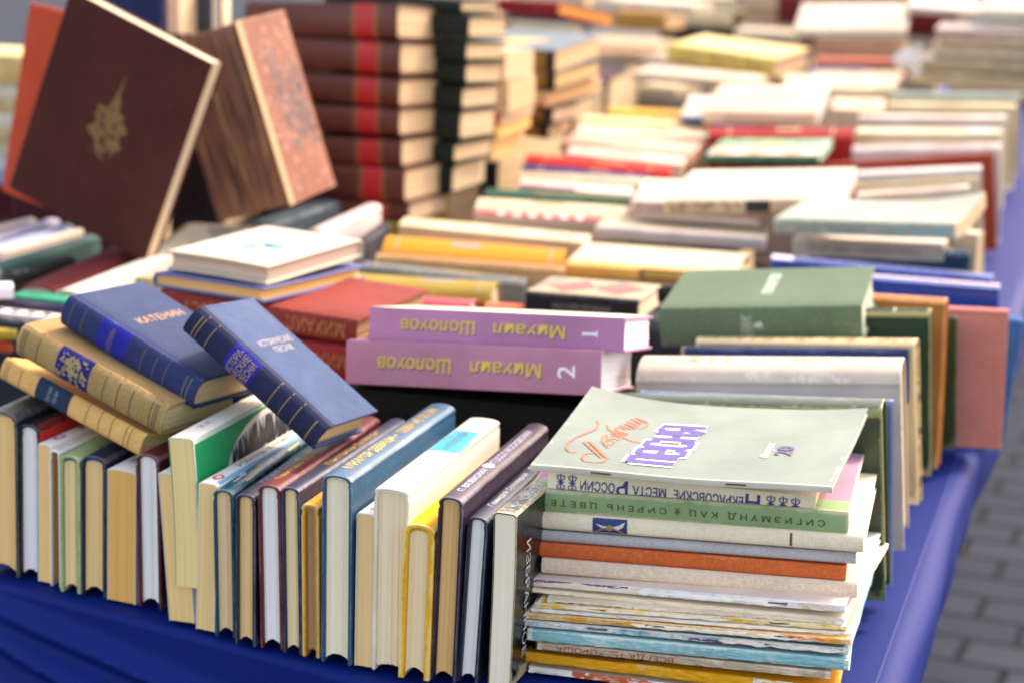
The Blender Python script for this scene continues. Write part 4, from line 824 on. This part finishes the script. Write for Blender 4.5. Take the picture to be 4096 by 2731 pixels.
S('e2','h','b8401c','d8c0a0','orange-red book with a dark seal, upright behind the brown emblem one',mat='cloth',group=G,wear=.15,art=[('F','line',([(.62+.16*math.cos(i*.42),.70+.13*math.sin(i*.42)) for i in range(16)],.004),'7a2414'),('F','oval',(.62,.70,.05,.05),'c88030'),('F','rect',(.5,.8,.90,.94),'7a2414')])
OR=random.Random(8)
def streaks():
    o=[]
    for i in range(170):
        x=OR.uniform(.04,.96); a=OR.uniform(.01,.85); b=a+OR.uniform(.08,.4); b=min(.99,b); w=OR.uniform(.0008,.003)
        o.append(('F','line',([(x,a,.2),(x+OR.uniform(-.012,.012),a+(b-a)*.3),(x+OR.uniform(-.015,.015),a+(b-a)*.7),(x,b,.2)],w),OR.choice(['7a5646','8a6450','6a4638','b8946c','a88460','946a58','5c3c30','a87464']),.0004+.00002*i))
    return o
S('e3','h','80503f','a87a60','very thick old book with brown ragged page edges and a faded pink lettered cover, leaning',mat='paper',group=G,wear=.55,wh='c09a80',concave=.0,sq=.0015,bev=.0045,name='old_book',
  text=[('R','-w','ЛИСТЫ',(1,.42,.68),.03,.07,'4a3c44'),('R','-w','СТАРЫЕ',(1,.70,.52),.03,.09,'4a3c44')],art=[('R','specks',(.15,.95,.1,.85,50,.009),'86503f'),('R','specks',(.35,.9,.25,.70,110,.0065),'54404a'),('R','specks',(.1,.95,.05,.95,90,.006),'9c6c58'),('R','rect',(0,.09,.0,1),'b89468')]+
  streaks())
S('x5','h','1a2850','c8c0b0','navy board upright behind the brown emblem book',mat='cloth',group=G,art=[('F','rect',(.3,.8,.68,.71),'a88a5c'),('F','rect',(.4,1,.36,.60),'101014'),('F','rect',(.55,.92,.40,.54),'a03a24',.0004)])
S('x6','p','d8bc98','d8bc98','narrow beige spine standing between navy and dark grey boards',mat='paper',group=G)
S('x11','h','0c0b0b','1c1814','added black board in place of the shade between emblem book and old pink one',mat='cloth',group=G,wear=0)  # board added to blacken the gap; its colour is the shade there
S('x7','h','3a3f44','c8c0b0','dark grey board upright behind the old pink book',mat='cloth',group=G)
G='brown volumes of one stacked set'
for i,l in enumerate(['lowest brown volume of the red banded set, half hidden by pale spines','second brown red banded volume counted from below, fully showing its white pages','third brown red banded volume counted from below','fourth brown red banded volume counted from below','third brown red banded volume counted from the top','second brown red banded volume counted from the top','topmost brown red banded volume, reaching the upper edge of the photo']):
    k='k%d'%i
    S(k,'h','582413','dcc8ae',l,mat='leather',group=G,b=.005,wear=.2,concave=.004,bands=[(.70,.722,'7a5426'),(.722,.85,'b01214'),(.85,.872,'7a5426')])
G='dark green volumes of one stacked set'
for i,l in enumerate(['lowest dark green volume with pale pages beside the brown set','second dark green volume from below beside the brown set','third dark green volume from below beside the brown set','middle dark green volume, fourth from below beside the brown set','fifth dark green volume from below beside the brown set','sixth dark green volume from below beside the brown set','seventh dark green volume from below beside the brown set','topmost dark green volume, pushed back at the upper edge of the photo']):
    S('j%d'%(i+1),'h','141d16','dccab2',l,mat='cloth',group=G,b=.004,wear=.15,concave=.002)
G='beige books piled behind the green set'
for i,(c,p,l) in enumerate([('d8ac74','d8b078','lowest tan paged book of the pile behind the dark green set'),('d0a060','dcb06c','second book from below, orange paged, behind the dark green set'),('a0463a','e0c8b8','reddish spined book in the middle of the pile behind the dark green set'),('c8a888','e2c8a8','thick beige book, second from the top behind the dark green set'),('d8c0a4','e6d0b8','beige book on top of the pile behind the dark green set')]):
    S('h%d'%(i+1),'p',c,p,l,mat='paper',group=G)
G='black spined books piled beside the beige ones'
for i,(c,p,l) in enumerate([('4a5a58','e0c4a0','lowest book of the pile with black and gold spines'),('1c1c16','dcc8b8','second book from below in the pile with black and gold spines'),('b89a74','e4c49c','jutting tan paperback in the pile with black and gold spines'),('15140f','e6c89c','black and gold spined book under the topmost grey-blue one'),('5c6a72','e8ccaa','grey-blue covered book with a yellow print on top of the black and gold pile')]):
    S('n%d'%(i+1),'h' if i!=2 else 'p',c,p,l,mat='paper',group=G,spine=None if i==2 else '12110d',b=.002,bands=() ,art=([] if i==2 else [('F','rect',(.80,.92,.05,.95),'7a5a14')])+([('U','poly',[(.25,.2),(.55,.25),(.75,.6),(.4,.55)],'c8a83c')] if i==4 else []))
G='far books'
S('q1','h','7a0c0c','d8964c','dark red book with orange pages lying over the black and gold pile',mat='cloth',group=G)
S('q2','h','a87a34','d8c0a0','ochre brown book in the far pile behind the dark red one',mat='cloth',group=G)
S('q3','h','dcd4cc','e0d4c4','off-white book on top of the ochre brown one, at the upper edge of the photo',mat='paper',group=G)
S('q4','h','d8b074','6a3818','book with a brown end and a yellowish cover behind the grey-blue pile',mat='paper',spine='5a2e12',group=G)
S('q5','p','d8d0b0','dcd0b8','pale greenish book low in the far rows beside the dark gap',mat='paper',group=G)
S('x1','h','5a0f14','8a6a60','large dark red box-like volume at the far end of the table',mat='cloth',group=G)
G='pale magazines in one pile'
vc=['d8c4a0','cdbba4','e0d0b4','b8b4a0','d8ccb8','c8b8a8','e4d8c8','dccab0','d0bcb0','d8c4b4','b4a8ac']
vl=['lowest','second','third','fourth','fifth','sixth','seventh','eighth','ninth','tenth','topmost, greyish']
for i in range(11):
    S('v%d'%(i+1),'b',vc[i],'e4d4bc',vl[i]+' magazine'+(' from below' if 0<i<10 else '')+' in the pale pile at the far end of the side row',mat='paper',group=G,name='magazine',cat='magazine')
G='far books'
S('v12','h','7a2a20','d8b8a4','rust red book with a white one on it behind the pale magazines',mat='paper',group=G)
S('v13','p','dcdcdc','ece8e4','bright white book lying on the rust red one behind the pale magazines',mat='paper',group=G)
S('v14','p','dcdad6','ece8e4','gleaming white book on top of the pale magazine pile, cut by the frame',mat='paper',group=G)
G='books piled at the frame edge behind the orange-red book'
ic=['8a94a8','c8bcc0','d0bc94','b49868','d8ccb0','c8a870','dcccac','c8a460','d8b878']
il=['lowest, bluish','second from below, lilac','third from below, sand','fourth from below, brownish','middle, pale','sixth from below, tan','seventh from below, cream','eighth from below, ochre','topmost, honey coloured']
for i in range(9):
    S('i%d'%(i+1),'p',ic[i],'a8885c',il[i]+' book of the pile beyond the orange-red upright one',mat='paper',group=G)

# ---- filler volumes deep in the gaps; the darkest covers stand in for shade there
G='volumes lying low in the gaps between the rows'
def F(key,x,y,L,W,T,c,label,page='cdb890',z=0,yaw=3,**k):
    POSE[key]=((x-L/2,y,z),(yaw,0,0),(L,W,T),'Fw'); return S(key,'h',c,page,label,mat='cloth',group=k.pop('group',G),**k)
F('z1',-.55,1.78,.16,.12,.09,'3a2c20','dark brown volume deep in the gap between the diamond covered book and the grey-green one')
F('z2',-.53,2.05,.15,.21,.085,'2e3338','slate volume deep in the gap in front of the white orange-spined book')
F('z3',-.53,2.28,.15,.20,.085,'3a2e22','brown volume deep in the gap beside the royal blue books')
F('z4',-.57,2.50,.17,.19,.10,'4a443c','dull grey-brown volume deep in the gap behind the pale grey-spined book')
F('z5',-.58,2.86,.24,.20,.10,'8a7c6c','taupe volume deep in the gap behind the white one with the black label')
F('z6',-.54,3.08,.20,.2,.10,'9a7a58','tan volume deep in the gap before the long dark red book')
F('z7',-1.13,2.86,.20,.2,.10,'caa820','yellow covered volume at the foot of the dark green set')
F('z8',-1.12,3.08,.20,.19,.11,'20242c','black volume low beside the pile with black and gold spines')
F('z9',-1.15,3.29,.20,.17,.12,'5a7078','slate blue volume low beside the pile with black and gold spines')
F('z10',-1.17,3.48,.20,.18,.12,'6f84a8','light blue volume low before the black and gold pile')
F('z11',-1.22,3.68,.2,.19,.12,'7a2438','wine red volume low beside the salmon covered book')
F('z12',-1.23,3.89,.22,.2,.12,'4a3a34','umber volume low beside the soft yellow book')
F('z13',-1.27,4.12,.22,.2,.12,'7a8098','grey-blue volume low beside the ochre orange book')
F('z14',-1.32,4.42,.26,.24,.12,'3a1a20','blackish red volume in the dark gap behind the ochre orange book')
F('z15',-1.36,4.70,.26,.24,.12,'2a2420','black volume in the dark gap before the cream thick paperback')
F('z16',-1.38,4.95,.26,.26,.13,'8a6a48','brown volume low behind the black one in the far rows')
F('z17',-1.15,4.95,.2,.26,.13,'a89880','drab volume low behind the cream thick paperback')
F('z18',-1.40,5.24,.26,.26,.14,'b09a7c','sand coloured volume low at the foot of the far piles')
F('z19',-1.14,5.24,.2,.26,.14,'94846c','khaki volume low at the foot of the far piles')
F('z20',-1.50,2.52,.22,.2,.10,'3a0e12','maroon filler volume coloured as the shadow behind the brown emblem book')  # this and the next four: shadow tone put into filler covers
F('z21',-1.76,2.62,.26,.22,.12,'4a1014','dark crimson filler volume coloured as the shadow under the orange-red book')
F('z22',-1.50,2.76,.24,.2,.11,'141212','black filler volume coloured as the shadow between the emblem book and the old pink one')
F('z23',-1.42,2.92,.3,.2,.11,'1c1614','second black filler volume coloured as the shadow, behind the old pink book')
F('z24',-1.78,2.88,.3,.2,.12,'2a1414','blackish maroon filler volume coloured as the shadow at the frame edge')
F('z25',-.50,1.485,.26,.10,.128,'040405','black filler volume coloured as the shadow right under the two mauve volumes',wear=0)  # added support, near-black in place of the shade under the mauve pair
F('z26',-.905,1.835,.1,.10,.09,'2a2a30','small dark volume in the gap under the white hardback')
# ---- the far piles
orde=['lowest','second','third','fourth','topmost']
PILES=[(-2.02,'over the grey-blue covered pile',['c8a878','8a6a3c','e0cfae','d8b890','ece2d0']),(-1.76,'behind the off-white book at the upper edge',['d0b48c','b8935c','e6dac4','5a3a24','e8dcc8']),
(-1.50,'over the brown-ended book',['a87a40','dcc8a0','ece6dc','c8b090','e4d8c8']),(-1.26,'next to the big dark red volume',['d8c8a8','e8e0dc','2a241e','cdb894','e0d4c0']),
(-1.02,'partly hidden by the big dark red volume',['c0a078','d8c8b0','7a5a3c','e4d8c4','d4c0a0']),(-.66,'right beyond the big dark red volume',['a08a6c','7a1a1c','d8ccb8','6a1418','5a1014']),
(-.42,'behind the rust red book',['b89c78','e0d0b8','8a4a34','d8c8b4','e8e0d4']),(-.18,'beyond the pale magazines',['d0c0a4','c0a884','e4dccc','b8a48c','f0ece4'])]
CN={'c8a878':'tan','8a6a3c':'brown','e0cfae':'cream','d8b890':'peach','ece2d0':'ivory','d0b48c':'sand','b8935c':'ochre','e6dac4':'cream','5a3a24':'dark brown','e8dcc8':'ivory','a87a40':'ochre brown','dcc8a0':'straw','ece6dc':'white','c8b090':'tan','e4d8c8':'off-white','d8c8a8':'sand','e8e0dc':'white','2a241e':'black','cdb894':'tan','e0d4c0':'cream','c0a078':'tan','d8c8b0':'sand','7a5a3c':'brown','e4d8c4':'cream','d4c0a0':'straw','a08a6c':'drab','7a1a1c':'red','d8ccb8':'pale','6a1418':'wine red','5a1014':'dark red','b89c78':'tan','e0d0b8':'cream','8a4a34':'rusty','d8c8b4':'sand','e8e0d4':'white','d0c0a4':'sand','c0a884':'tan','e4dccc':'cream','b8a48c':'drab','f0ece4':'white'}
rp=random.Random(12)
for x,desc,cols in PILES:
    z=0.
    for i,c in enumerate(cols):
        T=rp.uniform(.045,.062)
        F('w%d_%d'%(int(-x*100),i),x+rp.uniform(-.02,.02),5.72+rp.uniform(-.03,.03),rp.uniform(.2,.235),.16,T*.98,c,'%s book, %s of the far pile %s'%(CN[c],orde[i],desc),z=z,yaw=rp.uniform(-8,12),group='books in the far piles'); z+=T
def crumpled():
    mb=MB(); mb.mat(cover_mat('d8d2cc','paper',.1)); rr=random.Random(5); n,m=14,18; g=[]
    for i in range(n+1):
        th=math.pi*i/n; row=[]
        for j in range(m):
            ph=2*math.pi*j/m; r=.023*(1+rr.uniform(-.25,.25)); row.append(mb.vert((r*1.1*math.sin(th)*math.cos(ph)+.012*math.cos(th*2),r*math.sin(th)*math.sin(ph)*.6,r*1.0*math.cos(th)*(1+.3*math.cos(ph*2)))))
        g.append(row)
    for i in range(n):
        for j in range(m): mb.face((g[i][j],g[i][(j+1)%m],g[i+1][(j+1)%m],g[i+1][j]))
    o=mb.build('crumpled_paper',None,None,0); o.location=(-.455,4.16,Z0+.225); tag(o,'crumpled white paper tucked at the end of the rusty volumes','paper')
crumpled()
# ------------------------------------------------------------------ ground, table, cloth
def ground():
    N=NT('paving'); tc=N.n('TexCoord').outputs['Object']
    br=N.n('TexBrick'); br.offset=.5; mp=N.n('Mapping'); mp.inputs['Rotation'].default_value=(0,0,R(4)); N.l(tc,mp.inputs['Vector']); N.l(mp.outputs[0],br.inputs['Vector'])
    for a,v in (('Scale',1.),('Brick Width',.17),('Row Height',.115),('Mortar Size',.009),('Mortar Smooth',.3),('Bias',0.)): br.inputs[a].default_value=v
    br.inputs['Color1'].default_value=(*lin('3c424e'),1); br.inputs['Color2'].default_value=(*lin('333945'),1); br.inputs['Mortar'].default_value=(*lin('08090c'),1)
    n=N.noise(tc,6,5,.65); n2=N.noise(tc,90,3,.6)
    col=N.mix(N.map(n,.3,.7,0,.5),br.outputs['Color'],lin('2c323c')); col=N.mix(N.map(n2,.4,.7,0,.3),col,lin('4c525e'))
    N.l(col,N.b.inputs['Base Color']); N.b.inputs['Roughness'].default_value=.95; N.b.inputs['Specular IOR Level'].default_value=.08
    bp=N.n('Bump'); bp.inputs['Strength'].default_value=.5; bp.inputs['Distance'].default_value=.004
    N.l(N.math('SUBTRACT',1.,br.outputs['Fac']),bp.inputs['Height']); N.l(bp.outputs[0],N.b.inputs['Normal'])
    mb=MB(); mb.mat(N.m); s=120
    mb.face([mb.vert(p) for p in ((-s,-s,0),(s,-s,0),(s,s,0),(-s,s,0))])
    o=mb.build('pavement',None,None,0); o['kind']='structure'
ground()
def cloth_material():
    N=NT('blue_cloth'); tc=N.n('TexCoord').outputs['Object']; c=lin('06206a')
    n=N.noise(tc,5,4,.6); wv=N.math('MULTIPLY',N.noise(scaled(N,tc,(1400,300,300)),1,1),N.noise(scaled(N,tc,(300,1400,1400)),1,1))
    col=N.mix(N.map(n,.3,.7,0,.4),c,tuple(x*.7 for x in c)); col=N.mix(N.map(wv,.1,.4,0,.35),col,tuple(x*1.25+.003 for x in c))
    N.l(col,N.b.inputs['Base Color']); N.b.inputs['Roughness'].default_value=.6; N.b.inputs['Sheen Weight'].default_value=.0; N.b.inputs['Specular IOR Level'].default_value=.12
    bp=N.n('Bump'); bp.inputs['Strength'].default_value=.3; bp.inputs['Distance'].default_value=.0006; N.l(wv,bp.inputs['Height']); N.l(bp.outputs[0],N.b.inputs['Normal'])
    return N.m
XR=-.136; XL=-2.6; YF_L=1.255; YB=6.6
def yfront(x):
    x=max(x,-.93)
    return 1.266-.2*(x+.818) if x<-.45 else 1.1924-.02*(x+.45)
def table():
    root=bpy.data.objects.new('trestle_table',None); COL.objects.link(root); root.location=((XL+XR)/2,4,0)
    tag(root,'long market table hidden under the blue cloth and its books','table')
    wood=cover_mat('6a5038','paper',.2)
    def box(name,x0,x1,y0,y1,z0,z1):
        mb=MB(); mb.mat(wood); ox,oy=root.location.x,root.location.y
        v=[mb.vert((x-ox,y-oy,z)) for x in (x0,x1) for y in (y0,y1) for z in (z0,z1)]
        for f in ((0,1,3,2),(4,6,7,5),(0,4,5,1),(2,3,7,6),(0,2,6,4),(1,5,7,3)): mb.face([v[i] for i in f])
        mb.build(name,root,None,0,.003)
    box('table_top',XL+.05,XR-.03,1.33,YB-.05,Z0-.035,Z0-.008)
    for x in (XL+.12,XR-.16):
        for y in (1.4,3.8,YB-.2): box('leg',x,x+.05,y,y+.05,0,Z0-.035)
def tablecloth():
    mb=MB(); mb.mat(cloth_material()); rnd=random.Random(3)
    # front drop and top sheet: columns along x, rows from the back of the top over the front edge and down
    def fold(u,s): # displacement of the hanging part
        return (math.sin(u*11+1.3*math.sin(u*4))*.010+math.sin(u*27+s*2.2)*.004)*min(1,s/.2)
    nx=520; cols=[]
    top=[YB-(YB-1.5)*i/20 for i in range(21)]
    for i in range(nx+1):
        x=XL+(-1.1-XL)*i/60 if i<60 else -1.1+(XR+1.1)*(i-60)/(nx-60); yf=yfront(x); col=[]
        for y in top: col.append((x,y,Z0-.003))
        for y in (1.42,1.36,1.31): col.append((x,y,Z0-.003))
        for k in range(7): col.append((x,yf+.05-.05*k/6,Z0-.003-.0006*(k/6)**2+.0006*math.sin(x*31)*(k>2)*(k<6)))
        r=.006
        for k in range(1,7):
            a=k/6*math.pi/2; col.append((x,yf-r*math.sin(a),Z0-.0036-r*(1-math.cos(a))))
        for k in range(1,71):
            s=.5*(k/70)**1.6
            # swags sagging towards the corner
            sw=sum(A*math.exp(-((s-s0-k0*(x+.83))/g)**2) for s0,k0,g,A in ((.013,.14,.009,.014),(.036,.20,.012,.024),(.070,.10,.013,.022),(.100,.30,.017,.03),(.15,.1,.03,.02)))*clampf((x+.93)*7)*min(1,s/.012)
            col.append((x,yf-r-.004*s-sw-fold(x,s)-.012*(s/.5),Z0-.0036-r-s))
        cols.append([mb.vert(p) for p in col])
    n=len(cols[0])
    for i in range(nx):
        for j in range(n-1): mb.face((cols[i][j],cols[i+1][j],cols[i+1][j+1],cols[i][j+1]))
    # side drop on the right
    ny=130; rows=[]
    yf=yfront(XR)
    for i in range(ny+1):
        y=yf+(YB-yf)*(i/ny)**1.5; xr=XR+.0022*math.sin(y*6+.6)+.0012*math.sin(y*17); row=[(XR-.012,y,Z0-.0036),(xr,y,Z0-.003)]; r=.020+.002*math.sin(y*9)
        for k in range(1,6):
            a=k/5*math.pi/2; row.append((xr+r*math.sin(a),y,Z0-.003-r*(1-math.cos(a))))
        for k in range(1,15):
            s=.13*k/14; row.append((xr+r+.005*math.sin(y*14+1)*min(1,s/.05)+.003*math.sin(y*33)*min(1,s/.05)-.05*(s/.13)**2*.6,y,Z0-.003-r-s))
        rows.append([mb.vert(p) for p in row])
    for i in range(ny):
        for j in range(len(rows[0])-1): mb.face((rows[i][j],rows[i][j+1],rows[i+1][j+1],rows[i+1][j]))
    o=mb.build('tablecloth',None,None,60); tag(o,'royal blue tablecloth hanging in folds over the table edge','tablecloth')
    so=o.modifiers.new('thick','SOLIDIFY'); so.thickness=.0008; so.offset=-1
table(); tablecloth()
